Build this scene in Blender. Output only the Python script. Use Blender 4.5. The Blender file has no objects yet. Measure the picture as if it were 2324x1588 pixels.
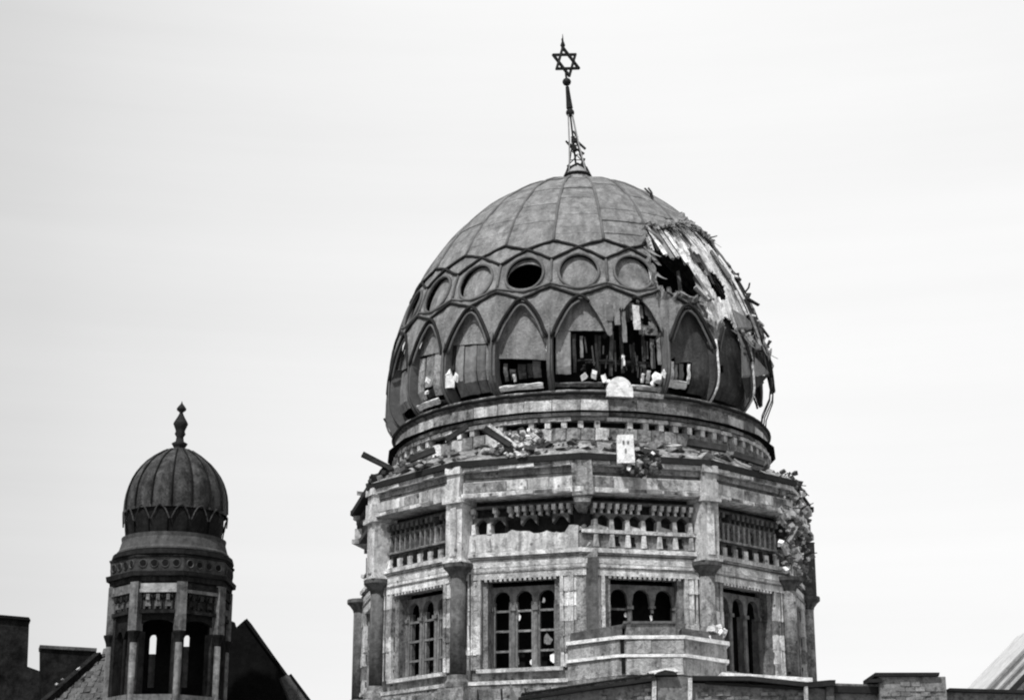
import bpy, math, random
from math import sin, cos, tan, radians as R, pi, sqrt, asin, exp
from mathutils import Vector, noise
random.seed(7)
SC = bpy.context.scene
COL = SC.collection

# ------------------------------------------------------------------ camera
PITCH = R(17.2)
CX, CY, CZ = -2.13, -54.4, 20.0
FPX = 4100.0                                    # focal length in units of a 2324 px wide frame
cam = bpy.data.cameras.new('camera')
cam.sensor_width = 36.0
cam.lens = 36.0 * FPX / 2324.0
cam.clip_start = 0.5
cam.clip_end = 9000
camo = bpy.data.objects.new('camera', cam)
COL.objects.link(camo)
camo.location = (CX, CY, CZ)
camo.rotation_euler = (pi / 2 + PITCH, 0, 0)
SC.camera = camo

# ------------------------------------------------------------------ sky and sun
SUN_AZ, SUN_EL = R(-32), R(55)                  # azimuth from the -Y axis towards +X
sun_dir = Vector((sin(SUN_AZ) * cos(SUN_EL), -cos(SUN_AZ) * cos(SUN_EL), sin(SUN_EL)))
w = bpy.data.worlds.new('World')
SC.world = w
w.use_nodes = True
nt = w.node_tree
nt.nodes.clear()
out = nt.nodes.new('ShaderNodeOutputWorld')
bg = nt.nodes.new('ShaderNodeBackground')
bg.inputs['Strength'].default_value = 0.1
sky = nt.nodes.new('ShaderNodeTexSky')
sky.sky_type = 'NISHITA'
sky.sun_disc = False
sky.sun_elevation = SUN_EL
sky.sun_rotation = math.atan2(sun_dir.x, sun_dir.y)
bw = nt.nodes.new('ShaderNodeRGBToBW')           # a black and white photograph
nt.links.new(sky.outputs[0], bw.inputs[0])
tc = nt.nodes.new('ShaderNodeTexCoord')
cn = nt.nodes.new('ShaderNodeTexNoise')          # soft uneven cloud deck
cn.inputs['Scale'].default_value = 2.3
cn.inputs['Detail'].default_value = 7
cn.inputs['Roughness'].default_value = 0.45
cmap = nt.nodes.new('ShaderNodeMapping')
cmap.inputs['Location'].default_value = (2.15, 0.4, 0.0)
nt.links.new(tc.outputs['Generated'], cmap.inputs[0])
nt.links.new(cmap.outputs[0], cn.inputs['Vector'])
# the cloud thins slowly from the right of the view to the left
sep = nt.nodes.new('ShaderNodeSeparateXYZ')
nt.links.new(tc.outputs['Generated'], sep.inputs[0])
g0 = nt.nodes.new('ShaderNodeMapRange')
g0.inputs['From Min'].default_value = -0.30
g0.inputs['From Max'].default_value = 0.10
nt.links.new(sep.outputs['X'], g0.inputs['Value'])
g = nt.nodes.new('ShaderNodeFloatCurve')
cv = g.mapping.curves[0]
cv.points[0].location = (0, .70)
cv.points[1].location = (1, .985)
for p_ in ((.09, .74), (.22, .815), (.47, .90), (.75, .955)):
    cv.points.new(*p_)
g.mapping.update()
nt.links.new(g0.outputs[0], g.inputs['Value'])
gs = nt.nodes.new('ShaderNodeMath')
gs.operation = 'MULTIPLY'
gs.inputs[1].default_value = 10.55
nt.links.new(g.outputs[0], gs.inputs[0])
nm = nt.nodes.new('ShaderNodeMapRange')
nm.inputs['From Min'].default_value = 0.3
nm.inputs['From Max'].default_value = 0.7
nm.inputs['To Min'].default_value = -0.4
nm.inputs['To Max'].default_value = 0.4
nt.links.new(cn.outputs[0], nm.inputs['Value'])
ad = nt.nodes.new('ShaderNodeMath')
ad.operation = 'ADD'
nt.links.new(gs.outputs[0], ad.inputs[0])
nt.links.new(nm.outputs[0], ad.inputs[1])
lm = nt.nodes.new('ShaderNodeMapping')           # thin level layers in the cloud
lm.inputs['Scale'].default_value = (0.9, 0.9, 15.0)
lm.inputs['Location'].default_value = (0.3, 0.0, 0.55)
nt.links.new(tc.outputs['Generated'], lm.inputs[0])
ln = nt.nodes.new('ShaderNodeTexNoise')
ln.inputs['Scale'].default_value = 1.0
ln.inputs['Detail'].default_value = 6
ln.inputs['Roughness'].default_value = 0.6
nt.links.new(lm.outputs[0], ln.inputs['Vector'])
lr = nt.nodes.new('ShaderNodeMapRange')
lr.inputs['From Min'].default_value = 0.3
lr.inputs['From Max'].default_value = 0.7
lr.inputs['To Min'].default_value = -0.35
lr.inputs['To Max'].default_value = 0.35
nt.links.new(ln.outputs[0], lr.inputs['Value'])
ad2 = nt.nodes.new('ShaderNodeMath')
ad2.operation = 'ADD'
nt.links.new(ad.outputs[0], ad2.inputs[0])
nt.links.new(lr.outputs[0], ad2.inputs[1])
mx = nt.nodes.new('ShaderNodeMix')
mx.data_type = 'FLOAT'
mx.inputs[0].default_value = 0.9
nt.links.new(bw.outputs[0], mx.inputs[2])
nt.links.new(ad2.outputs[0], mx.inputs[3])
nt.links.new(mx.outputs[0], bg.inputs['Color'])
nt.links.new(bg.outputs[0], out.inputs[0])

sl = bpy.data.lights.new('sun', 'SUN')
sl.energy = 4.7
sl.angle = R(1.2)
so = bpy.data.objects.new('sun', sl)
COL.objects.link(so)
so.rotation_euler = sun_dir.to_track_quat('Z', 'Y').to_euler()
so.location = (-40, -60, 90)

SC.render.filter_size = 1.5
SC.cycles.pixel_filter_type = 'BLACKMAN_HARRIS'
SC.cycles.filter_width = 2.1
SC.view_settings.view_transform = 'Standard'
SC.view_settings.look = 'None'
SC.view_settings.exposure = 0.0
SC.view_settings.gamma = 1.0
SC.view_settings.use_curve_mapping = False


# ------------------------------------------------------------------ helpers
def at(px, py, Y):
    """World point that stands at depth Y and shows at (px, py) of a 2324 x 1588 view of the photograph."""
    rx, ry = (px - 1162) / FPX, (794 - py) / FPX
    d = Vector((rx, cos(PITCH) - ry * sin(PITCH), sin(PITCH) + ry * cos(PITCH)))
    t = (Y - CY) / d.y
    return Vector((CX, CY, CZ)) + d * t


def zat(py, Y):
    return at(1162, py, Y).z


def mat(name, base, var=0.35, scale=2.2, fine=9.0, streak=0.0, rough=0.85, bump=0.25, pits=0.0, spec=None,
        blotch=0.0, rnd=0.12):
    m = bpy.data.materials.new(name)
    m.use_nodes = True
    n = m.node_tree.nodes
    L = m.node_tree.links
    b = n['Principled BSDF']
    b.inputs['Roughness'].default_value = rough
    b.inputs['Specular IOR Level'].default_value = spec if spec is not None else 0.02 if base < 0.03 else 0.06 if base < .15 else 0.2
    geo = n.new('ShaderNodeNewGeometry')
    oi = n.new('ShaderNodeObjectInfo')

    off = n.new('ShaderNodeVectorMath')
    off.operation = 'MULTIPLY_ADD'
    cx_ = n.new('ShaderNodeCombineXYZ')
    for i_ in range(3):
        L.new(oi.outputs['Random'], cx_.inputs[i_])
    off.inputs[1].default_value = (37.0, 23.0, 51.0)
    L.new(cx_.outputs[0], off.inputs[0])
    L.new(geo.outputs['Position'], off.inputs[2])
    POS = off.outputs[0]

    def nz(sc, det, ro, vec=None):
        t = n.new('ShaderNodeTexNoise')
        t.inputs['Scale'].default_value = sc
        t.inputs['Detail'].default_value = det
        t.inputs['Roughness'].default_value = ro
        L.new(vec or POS, t.inputs['Vector'])
        return t.outputs[0]

    def mr(v, a, c, lo, hi):
        t = n.new('ShaderNodeMapRange')
        t.inputs['From Min'].default_value = a
        t.inputs['From Max'].default_value = c
        t.inputs['To Min'].default_value = lo
        t.inputs['To Max'].default_value = hi
        L.new(v, t.inputs['Value'])
        return t.outputs[0]

    def mul(a, c):
        t = n.new('ShaderNodeMath')
        t.operation = 'MULTIPLY'
        L.new(a, t.inputs[0])
        L.new(c, t.inputs[1])
        return t.outputs[0]
    f1 = nz(scale, 6, 0.65)
    f2 = nz(fine, 5, 0.7)
    v = mr(f1, 0.3, 0.7, 1 - var, 1 + var)
    v = mul(v, mr(f2, 0.3, 0.7, 1 - var * 0.8, 1 + var * 0.8))
    v = mul(v, mr(oi.outputs['Random'], 0, 1, 1 - rnd, 1 + rnd))
    if streak:
        mp = n.new('ShaderNodeMapping')
        mp.inputs['Scale'].default_value = (4.5, 4.5, 0.35)
        L.new(geo.outputs['Position'], mp.inputs[0])
        s = nz(1.0, 4, 0.6, mp.outputs[0])
        v = mul(v, mr(s, 0.42, 0.66, 1.0 + streak * 0.15, 1.0 - streak))
    if blotch:                                       # soot stains with edges of their own
        s = nz(scale * 1.7, 7, 0.7)
        v = mul(v, mr(s, 0.52, 0.60, 1.0, 1.0 - blotch))
    if pits:
        vo = n.new('ShaderNodeTexVoronoi')
        vo.inputs['Scale'].default_value = 2.6
        vo.inputs['Randomness'].default_value = 1.0
        L.new(geo.outputs['Position'], vo.inputs['Vector'])
        v = mul(v, mr(vo.outputs['Distance'], 0.07, 0.15, 1.0 - pits, 1.0))
    t = n.new('ShaderNodeMath')
    t.operation = 'MULTIPLY'
    t.use_clamp = True
    t.inputs[1].default_value = base
    L.new(v, t.inputs[0])
    cr = n.new('ShaderNodeCombineColor')
    for i in range(3):
        L.new(t.outputs[0], cr.inputs[i])
    L.new(cr.outputs[0], b.inputs['Base Color'])
    if bump:
        bp = n.new('ShaderNodeBump')
        bp.inputs['Strength'].default_value = bump
        bp.inputs['Distance'].default_value = 0.06
        L.new(f2, bp.inputs['Height'])
        L.new(bp.outputs[0], b.inputs['Normal'])
    return m


STONE = mat('pale_stone', 0.53, 0.36, 2.4, 16, streak=0.45, bump=0.8, pits=0.65, blotch=0.40, rnd=0.22)
STONE2 = mat('grey_stone', 0.23, 0.5, 2.6, 15, streak=0.45, bump=0.9, pits=0.7, blotch=0.5, rnd=0.25)
STONEK = mat('shaded_stone', 0.030, 0.5, 2.6, 12, streak=0.4, bump=0.6)
WINF = mat('window_frame_stone', 0.15, 0.35, 2.6, 9, streak=0.3, bump=0.5, blotch=0.3)
STONED = mat('sooty_shaded_stone', 0.085, 0.45, 2.0, 7, streak=0.4, bump=0.5, blotch=0.4)
CARVED = mat('sooty_shaded_carving', 0.10, 0.4, 2.6, 9, streak=0.3, bump=0.5, blotch=0.3)
WHITE = mat('plaster_lit_white', 0.74, 0.25, 2.5, 12, bump=0.7, pits=0.5, blotch=0.3)
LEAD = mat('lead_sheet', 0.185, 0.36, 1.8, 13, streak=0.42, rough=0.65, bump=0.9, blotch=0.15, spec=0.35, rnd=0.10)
LEADR = mat('lead_roll', 0.022, 0.25, 2.0, 10, rough=0.6, bump=0.2)
LEADM = mat('lead_moulding', 0.105, 0.25, 2.0, 10, rough=0.6, bump=0.2)
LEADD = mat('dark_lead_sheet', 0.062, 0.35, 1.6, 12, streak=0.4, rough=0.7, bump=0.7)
BOARD = mat('bare_boarding', 0.68, 0.35, 2.4, 14, streak=0.25, rough=1.0, spec=0.0, bump=0.7, rnd=0.25, blotch=0.5)
PARS = mat('parapet_stone', 0.34, 0.36, 2.4, 14, streak=0.4, bump=0.8, pits=0.6, blotch=0.4, rnd=0.2)
PLANK = mat('grey_plank', 0.16, 0.35, 2.0, 9, streak=0.4, bump=0.4, rnd=0.3)
TIMBER = mat('charred_timber', 0.030, 0.4, 3.0, 10, bump=0.4)
IRON = mat('dark_iron', 0.022, 0.3, 4.0, 12, rough=0.6, bump=0.1)
IRON2 = mat('grey_iron', 0.24, 0.3, 4.0, 12, rough=0.6, bump=0.1)
SHADE = mat('shade_black', 0.012, 0.3, 2.0, 8, rough=1.0, spec=0.0, bump=0.0)  # black put in for the dark of hollows and holes; also roof verges
TLEAD = mat('turret_lead', 0.048, 0.7, 2.6, 14, streak=0.6, rnd=0.25, rough=0.65, bump=0.3)
TLEADD = mat('turret_dark_lead', 0.014, 0.4, 2.5, 9, streak=0.3, rough=0.7, bump=0.3)
TST = mat('turret_stone', 0.024, 0.45, 2.4, 8, streak=0.5, bump=0.5, blotch=0.4)
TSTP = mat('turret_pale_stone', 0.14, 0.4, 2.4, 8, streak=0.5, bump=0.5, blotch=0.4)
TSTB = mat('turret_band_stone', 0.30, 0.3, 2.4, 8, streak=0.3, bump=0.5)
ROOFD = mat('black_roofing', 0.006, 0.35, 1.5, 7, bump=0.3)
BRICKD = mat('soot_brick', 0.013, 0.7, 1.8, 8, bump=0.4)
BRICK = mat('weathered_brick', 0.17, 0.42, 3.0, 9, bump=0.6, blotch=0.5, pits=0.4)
TILE = mat('roof_tile', 0.075, 0.45, 2.6, 9, bump=0.5, rnd=0.3)
SKYW = mat('sky_white', 0.78, 0.12, 3.0, 9, rough=0.3, bump=0.0)  # white for sky showing through the drum windows
PALEROOF = mat('pale_zinc', 0.5, 0.15, 2.0, 8, streak=0.2, bump=0.1)
GROUND = mat('ground_paving', 0.16, 0.3, 0.2, 2, bump=0.2)


SKEW = -0.32                                     # the old roofs at the left run back at a slant to the street


class MB:
    def __init__(s):
        s.v, s.f = [], []

    def add(s, vs, fs):
        b = len(s.v)
        s.v += [tuple(p) for p in vs]
        s.f += [tuple(i + b for i in f) for f in fs]
        return s

    def hexa(s, p):
        """8 corners: 0-3 bottom ring, 4-7 top ring."""
        return s.add(p, [(3, 2, 1, 0), (4, 5, 6, 7), (0, 1, 5, 4), (1, 2, 6, 5), (2, 3, 7, 6), (3, 0, 4, 7)])

    def box(s, x0, x1, y0, y1, z0, z1, t=0.0):
        """t tapers the top in x."""
        return s.hexa([(x0, y0, z0), (x1, y0, z0), (x1, y1, z0), (x0, y1, z0),
                       (x0 + t, y0, z1), (x1 - t, y0, z1), (x1 - t, y1, z1), (x0 + t, y1, z1)])

    def prism(s, poly, axis, a, b):
        """poly extruded along axis ('x','y' or 'z') from a to b."""
        def mk(p, q):
            if axis == 'y':
                return (p[0], q, p[1])
            if axis == 'x':
                return (q, p[0], p[1])
            return (p[0], p[1], q)
        n = len(poly)
        vs = [mk(p, a) for p in poly] + [mk(p, b) for p in poly]
        fs = [tuple(range(n))[::-1], tuple(range(n, 2 * n))]
        fs += [(i, (i + 1) % n, (i + 1) % n + n, i + n) for i in range(n)]
        return s.add(vs, fs)

    def skew(s, k=SKEW):
        s.v = [(p[0] + k * max(0, p[1]), p[1], p[2]) for p in s.v]
        return s

    def lathe(s, prof, n=24, c=(0, 0, 0), a0=0, a1=360):
        full = abs(a1 - a0) >= 360
        m = n if full else n + 1
        vs, fs = [], []
        for r, z in prof:
            for i in range(m):
                a = R(a0 + (a1 - a0) * i / n)
                vs.append((c[0] + r * sin(a), c[1] - r * cos(a), c[2] + z))
        for j in range(len(prof) - 1):
            for i in range(n):
                k = (i + 1) % m
                fs.append((j * m + i, j * m + k, (j + 1) * m + k, (j + 1) * m + i))
        return s.add(vs, fs)

    def tube(s, pts, r, n=6, r1=None):
        pts = [Vector(p) for p in pts]
        r1 = r if r1 is None else r1
        vs, fs = [], []
        up = None
        for i, p in enumerate(pts):
            d = (pts[min(i + 1, len(pts) - 1)] - pts[max(i - 1, 0)]).normalized()
            if up is None:
                up = Vector((0, 0, 1)) if abs(d.z) < 0.9 else Vector((1, 0, 0))
            a = d.cross(up).normalized()
            b = a.cross(d).normalized()
            up = b
            rr = r + (r1 - r) * i / max(1, len(pts) - 1)
            for k in range(n):
                q = 2 * pi * k / n
                vs.append(p + a * cos(q) * rr + b * sin(q) * rr)
        for i in range(len(pts) - 1):
            for k in range(n):
                k2 = (k + 1) % n
                fs.append((i * n + k, i * n + k2, (i + 1) * n + k2, (i + 1) * n + k))
        fs.append(tuple(range(n))[::-1])
        fs.append(tuple(range((len(pts) - 1) * n, len(pts) * n)))
        return s.add(vs, fs)

    def ball(s, c, r, n=10, m=6, sx=1, sz=1):
        prof = [(max(1e-4, r * sx * sin(pi * j / m)), -r * sz * cos(pi * j / m)) for j in range(m + 1)]
        return s.lathe(prof, n, c)

    def beam(s, a, b, wx, wz):
        """square timber from a to b"""
        a, b = Vector(a), Vector(b)
        d = (b - a).normalized()
        u = Vector((0, 0, 1)) if abs(d.z) < 0.9 else Vector((1, 0, 0))
        p = d.cross(u).normalized() * wx / 2
        q = p.cross(d).normalized() * wz / 2
        return s.hexa([a - p - q, a + p - q, a + p + q, a - p + q, b - p - q, b + p - q, b + p + q, b - p + q])

    def chunk(s, c, r, rng, flat=1.0):
        """irregular lump of masonry"""
        e = [Vector((rng.gauss(0, 1), rng.gauss(0, 1), rng.gauss(0, 1))).normalized()]
        h = Vector((rng.gauss(0, 1), rng.gauss(0, 1), rng.gauss(0, 1))).normalized()
        e.append(e[0].cross(h).normalized())
        e.append(e[0].cross(e[1]))
        d = [r * rng.uniform(.45, 1.15), r * rng.uniform(.45, 1.0), r * rng.uniform(.35, .8)]
        vs = []
        for sz in (-1, 1):
            for sx, sy in ((-1, -1), (1, -1), (1, 1), (-1, 1)):
                q = e[0] * d[0] * sx * rng.uniform(.6, 1.15) + e[1] * d[1] * sy * rng.uniform(.6, 1.15) + e[2] * d[2] * sz * rng.uniform(.6, 1.15)
                q.z *= flat
                vs.append(Vector(c) + q)
        return s.hexa(vs)

    def mesh(s, name, m, smooth=False, jit=0.0):
        me = bpy.data.meshes.new(name)
        vs = s.v
        if jit:
            rng = random.Random(len(vs))
            key = {}
            o = []
            for p in vs:
                k = (round(p[0], 3), round(p[1], 3), round(p[2], 3))
                if k not in key:
                    key[k] = (rng.uniform(-jit, jit), rng.uniform(-jit, jit), rng.uniform(-jit, jit))
                j = key[k]
                o.append((p[0] + j[0], p[1] + j[1], p[2] + j[2]))
            vs = o
        me.from_pydata(vs, [], s.f)
        me.update()
        me.materials.append(m)
        if smooth:
            me.polygons.foreach_set('use_smooth', [True] * len(me.polygons))
        return me


def put(name, me, parent=None, rz=0.0, loc=(0, 0, 0), label=None, kind=None):
    o = bpy.data.objects.new(name, me)
    COL.objects.link(o)
    o.parent = parent
    o.rotation_euler = (0, 0, rz)
    o.location = loc
    if label:
        o['label'] = label
    if kind:
        o['kind'] = kind
    return o


def thing(name, label, cat, loc=(0, 0, 0), group=None, me=None):
    o = bpy.data.objects.new(name, me)
    COL.objects.link(o)
    o.location = loc
    o['label'] = label
    o['category'] = cat
    if group:
        o['group'] = group
    return o


def one(name, mb, m, parent, smooth=False, jit=0.0, rz=0.0, label=None, kind=None):
    return put(name, mb.mesh(name, m, smooth, jit), parent, rz, label=label, kind=kind)


def one_split(name, mb, m, parent, **k):
    """every separate scrap of a torn sheet becomes an object of its own"""
    par_ = list(range(len(mb.v)))

    def find(i):
        while par_[i] != i:
            par_[i] = par_[par_[i]]
            i = par_[i]
        return i
    for f in mb.f:
        for i in f[1:]:
            par_[find(i)] = find(f[0])
    gr_ = {}
    for f in mb.f:
        gr_.setdefault(find(f[0]), []).append(f)
    for fs in gr_.values():
        if len(gr_) > 1 and len(fs) < 9:
            continue
        mp = {}
        nb_ = MB()
        for f in fs:
            for i in f:
                if i not in mp:
                    mp[i] = len(nb_.v)
                    nb_.v.append(mb.v[i])
        nb_.f = [tuple(mp[i] for i in f) for f in fs]
        one(name, nb_, m, parent, **k)


def fbm(x, y, z=0.0):
    return noise.fractal(Vector((x, y, z)), 0.9, 2.0, 4)


# ------------------------------------------------------------------ ground
gm = MB().add([(-4000, -4000, 0), (4000, -4000, 0), (4000, 6000, 0), (-4000, 6000, 0)], [(0, 1, 2, 3)])
gobj = put('ground', gm.mesh('ground', GROUND))
gobj['kind'] = 'structure'

# ================================================================== the domed tower
tower = thing('domed_tower', 'large ruined domed drum tower with shell holes torn in its ribbed lead dome', 'tower')
tower.rotation_euler = (0, 0, R(-2.2))

# ---- dome profile
ZB, ZT, ZM, R0, RM, EXPO = 33.80, 42.41, 34.60, 5.55, 6.04, 1.092


def rdome(z):
    if z < ZM:
        return RM - (RM - R0) * ((ZM - z) / (ZM - ZB)) ** 2
    a = min(1.0, (z - ZM) / (ZT - ZM))
    return RM * max(0.0, 1 - a * a) ** (EXPO / 2)


_tab = []
z = 33.0
while z < 41.2:
    r = rdome(z)
    d = Vector((0, -r, z)) - Vector((CX, CY, CZ))
    ww = d.y * cos(PITCH) + d.z * sin(PITCH)
    _tab.append((794 - FPX * (-d.y * sin(PITCH) + d.z * cos(PITCH)) / ww, z))
    z += 0.02


def zl(p):
    """height on the dome of the course that shows at row p of the photograph on its front meridian"""
    for i in range(len(_tab) - 1):
        if _tab[i][0] >= p >= _tab[i + 1][0]:
            a, b = _tab[i], _tab[i + 1]
            return a[1] + (b[1] - a[1]) * (a[0] - p) / max(1e-9, a[0] - b[0])
    return _tab[0][1] if p > _tab[0][0] else _tab[-1][1]


BAY = 20 / 22                                   # bays are drawn 18 units wide; 22 of them go round


def D(th, z, off=0.0):
    r = rdome(z)
    dz = 0.01
    sl_ = (rdome(min(z + dz, ZT - 1e-4)) - rdome(z - dz)) / (2 * dz)
    n = Vector((1, -sl_)).normalized()
    rr, zz = r + n.x * off, z + n.y * off
    a = R(th * BAY)
    return (rr * sin(a), -rr * cos(a), zz)


def sheet(mb, t0, t1, lo, up, nt_, nz_, off=0.0, thick=0.04, keep=None, warp=None):
    """a curved sheet on the dome between the courses lo(v) and up(v)"""
    idx = {}
    vs, fs = [], []

    def vert(i, j, s):
        k = (i, j, s)
        if k not in idx:
            th = t0 + (t1 - t0) * i / nt_
            a, b = lo(th), up(th)
            zz = a + (b - a) * j / nz_
            o = off - (thick if s else 0)
            if warp:
                o += warp(th, zz)
            idx[k] = len(vs)
            vs.append(D(th, zz, o))
        return idx[k]
    cells = set()
    for i in range(nt_):
        th = t0 + (t1 - t0) * (i + .5) / nt_
        a, b = lo(th), up(th)
        if b - a < 1e-3:
            continue
        for j in range(nz_):
            zz = a + (b - a) * (j + .5) / nz_
            if keep is None or keep(th, zz):
                cells.add((i, j))
    for (i, j) in cells:
        q = [(i, j), (i + 1, j), (i + 1, j + 1), (i, j + 1)]
        fs.append(tuple(vert(a, b, 0) for a, b in q))
        fs.append(tuple(vert(a, b, 1) for a, b in q)[::-1])
        for k, (dx, dy) in enumerate([(0, -1), (1, 0), (0, 1), (-1, 0)]):
            if (i + dx, j + dy) not in cells:
                a, b = q[k], q[(k + 1) % 4]
                fs.append((vert(*b, 0), vert(*a, 0), vert(*a, 1), vert(*b, 1)))
    mb.add(vs, fs)
    return len(cells)


# named courses
Z_GS, Z_GC = zl(545), zl(561)          # bottom of the upper gores at seam / centre
Z_HS = zl(587)                         # hexagon shoulder on the seam
Z_HBS, Z_HBC = zl(640), zl(655)        # hexagon bottom at seam / centre
Z_PK, Z_AP, Z_SP = zl(649), zl(672), zl(762)   # spandrel peak, arch apex, springing
Z_BASE = zl(886)
Z_C = (zl(577) + zl(654)) / 2
HZ = (zl(577) - zl(654)) / 2
HT = 6.5


def frac(v):
    return min(1.0, abs(v) / 9.0)


def archz(v):
    return Z_AP + (Z_SP - Z_AP) * min(1.0, abs(v) / 8.5) ** 1.75


# ---- where shells stripped the lead, and where they went right through
def level_n(th, z):
    return fbm(th * 0.16, z * 1.1, 3.0)


def stripped(th, z):
    n = level_n(th, z) * 1.0
    n2 = fbm(th * 0.5, z * 2.5, 9.0) * 0.35
    top = zl(508) + (zl(472) - zl(508)) * min(1, max(0, (th - 32) / 24)) + 0.25 * n + n2 * .7
    bot = zl(650) - 0.25 * n + n2 * .6
    if th > 42:
        bot = zl(698) + n2 * .5
    if th > 70:
        bot = zl(700) + n2
    left = 25.4 + 2.0 * n2 + (1.5 if z < zl(640) else 0)
    if z < zl(655):
        left = 40 + 5 * (zl(655) - z)
    right = 112 + 10 * n
    return left < th < right and bot < z < top


def shot_through(th, z):
    n = fbm(th * 0.35, z * 2.0, 5.0) * 0.5
    # great hole in the hexagon of the 36 degree bay
    if 25.4 < th < 42.6 + n * 2 and zl(652) + .15 * n + max(0, 30 - th) * .06 < z < zl(553) + .3 * n - max(0, (th - 34)) * .03:
        return True
    if ((th - 54.5) / (4.6 + n)) ** 2 + ((z - zl(597)) / (.52 + .2 * n)) ** 2 < 1:
        return True
    if ((th - 73) / 3.8) ** 2 + ((z - zl(603)) / (1.2 + .3 * n)) ** 2 < 1:
        return True
    if abs(th - 62 - (zl(482) - z) * 3) < 2.0 + n and abs(z - zl(482)) < .38:
        return True
    if abs(th - 39 - (zl(560) - z) * 2) < 1.1 and zl(575) < z < zl(525):
        return True
    if abs(th - 30 - (zl(560) - z) * 1.5) < .9 and zl(575) < z < zl(528):
        return True
    if abs(th - 66) < .9 and zl(600) < z < zl(560):
        return True
    return False


def whole(th, z):
    return not stripped(th, z)


def torn(th, z):
    """lead curls outwards close to a tear"""
    if not (20 < th < 116):
        return 0.0
    near = 0
    for dt, dzz in ((1.3, 0), (-1.3, 0), (0, .16), (0, -.16)):
        near += stripped(th + dt, z + dzz)
    return (0.08 + 0.13 * fbm(th, z * 4)) if near else 0.016 * fbm(th * .4, z * 1.5)


dome = one('dome', MB().lathe([(4.95, 33.2), (4.95, 35.9), (4.45, 37.0), (3.6, 38.4), (2.4, 39.9), (0.3, 41.0)], 40), SHADE, tower)  # added black liner keeps the inside of the dome dark

# upper gores: five courses of lead sheets, each its own piece
rows = [42.30, 41.75, 41.30, 41.0, 40.72, 40.46, 40.20, 39.94, 39.68, 39.42, 39.16, 38.90]
for k in range(22):
    c = 18 * k if k <= 11 else 18 * k - 396
    for j in range(len(rows)):
        hi = rows[j]
        last = j == len(rows) - 1
        if last:
            lof = lambda th, c=c: Z_GC + (Z_GS - Z_GC) * frac(th - c)
        else:
            lof = lambda th, lo=rows[j + 1]: lo - 0.03
        dam = 18 <= c <= 126 and hi < 40.9
        mb = MB()
        tilt = random.uniform(0.0, 0.03)
        n = sheet(mb, c - 9, c + 9, lof, lambda th, hi=hi: hi, 18 if dam else 7, 5 if dam else 2,
                  off=0.006 * (len(rows) - j) % 0.013 + tilt, keep=whole if dam else None, warp=torn if dam else (lambda th, z: 0.018 * fbm(th * .4, z * 1.8)))
        if n:
            one_split('lead_sheet', mb, LEAD, dome)

# lozenges on the seams, hexagons with round openings, spandrels
for k in range(22):
    c = 18 * k if k <= 11 else 18 * k - 396
    s = c + 9
    near = 9 <= c <= 126
    kw = dict(keep=whole, warp=torn) if near else dict(warp=lambda th, z: .022 * fbm(th * .35, z * 1.7))
    mb = MB()
    if sheet(mb, s - 9, s + 9, lambda th: Z_HS + (Z_GC - Z_HS) * frac(th - s), lambda th: Z_GS + (Z_GC - Z_GS) * frac(th - s),
             16, 4, off=0.0, **kw):
        one_split('lozenge_panel', mb, LEAD, dome)

    def ell(v):
        q = 1 - (v / HT) ** 2
        return HZ * sqrt(q) if q > 0 else 0.0
    mb = MB()
    n = sheet(mb, c - 9, c + 9, lambda th: Z_C + ell(th - c), lambda th: Z_GC + (Z_HS - Z_GC) * frac(th - c), 24, 4, **kw)
    n += sheet(mb, c - 9, c + 9, lambda th: Z_HBC + (Z_HBS - Z_HBC) * frac(th - c), lambda th: Z_C - ell(th - c), 24, 4, **kw)
    if n:
        one_split('hexagon_panel', mb, LEAD, dome)
    mb = MB()
    n = sheet(mb, c - 9, c + 9, lambda th: archz(th - c), lambda th: Z_HBC + (Z_HBS - Z_HBC) * frac(th - c), 24, 8,
              keep=(lambda th, z: whole(th, z) and not (10 < th < 17.6 and z < zl(682) + .3 * fbm(th * .55, 1) + .12 * fbm(th * 2, z * 4) - abs(th - 15) * .10) and not (26.5 > th > 24 and z < zl(735))) if near else None,
              warp=torn if near else (lambda th, z: .025 * fbm(th * .35, z * 1.7)))
    if n:
        one_split('spandrel_panel', mb, LEAD, dome)
    # round panel and its mouldings
    gone = c in (36, 54, 72)
    if not gone:
        pts = [D(c + HT * sin(a), Z_C + HZ * cos(a), 0.02) for a in [2 * pi * i / 28 for i in range(29)]]
        one('round_moulding', MB().tube(pts, 0.045, 5), LEADM, dome, smooth=True)
        if c == -18:
            mb = MB()
            sheet(mb, c - HT, c + HT, lambda th: Z_C + .72 * ell((th - c)) - .0, lambda th: Z_C + ell(th - c), 20, 1, off=-0.09)
            sheet(mb, c - HT, c + HT, lambda th: Z_C - ell(th - c), lambda th: Z_C - .72 * ell(th - c), 20, 1, off=-0.09)
            one('oculus_rim', mb, LEAD, dome, label='rim of the one round dome window that has lost its cover')
        else:
            mb = MB()
            sheet(mb, c - HT, c + HT, lambda th: Z_C - ell(th - c), lambda th: Z_C + ell(th - c), 18, 4, off=-0.17,
                  warp=lambda th, z: 0.07 * (1 - ((th - c) / HT) ** 2))
            one('round_panel', mb, LEAD, dome)


def rib(name, p, r, m, off=0.02, n=6):
    """a roll moulding along (theta, z) points; broken where the lead is gone"""
    run = []
    for th, z in p + [None] if False else p:
        if stripped(th, z):
            if len(run) > 2:
                one(name, MB().tube(run, r, n), m, dome, smooth=True)
            run = []
        else:
            run.append(D(th + .22 * fbm(th * .3, z * 1.3, 7), z + .025 * fbm(th * .3, z, 8), off + .02 * fbm(th * .2, z, 4)))
    if len(run) > 2:
        one(name, MB().tube(run, r, n), m, dome, smooth=True)


def seq(a, b, n):
    return [a + (b - a) * i / n for i in range(n + 1)]


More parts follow.
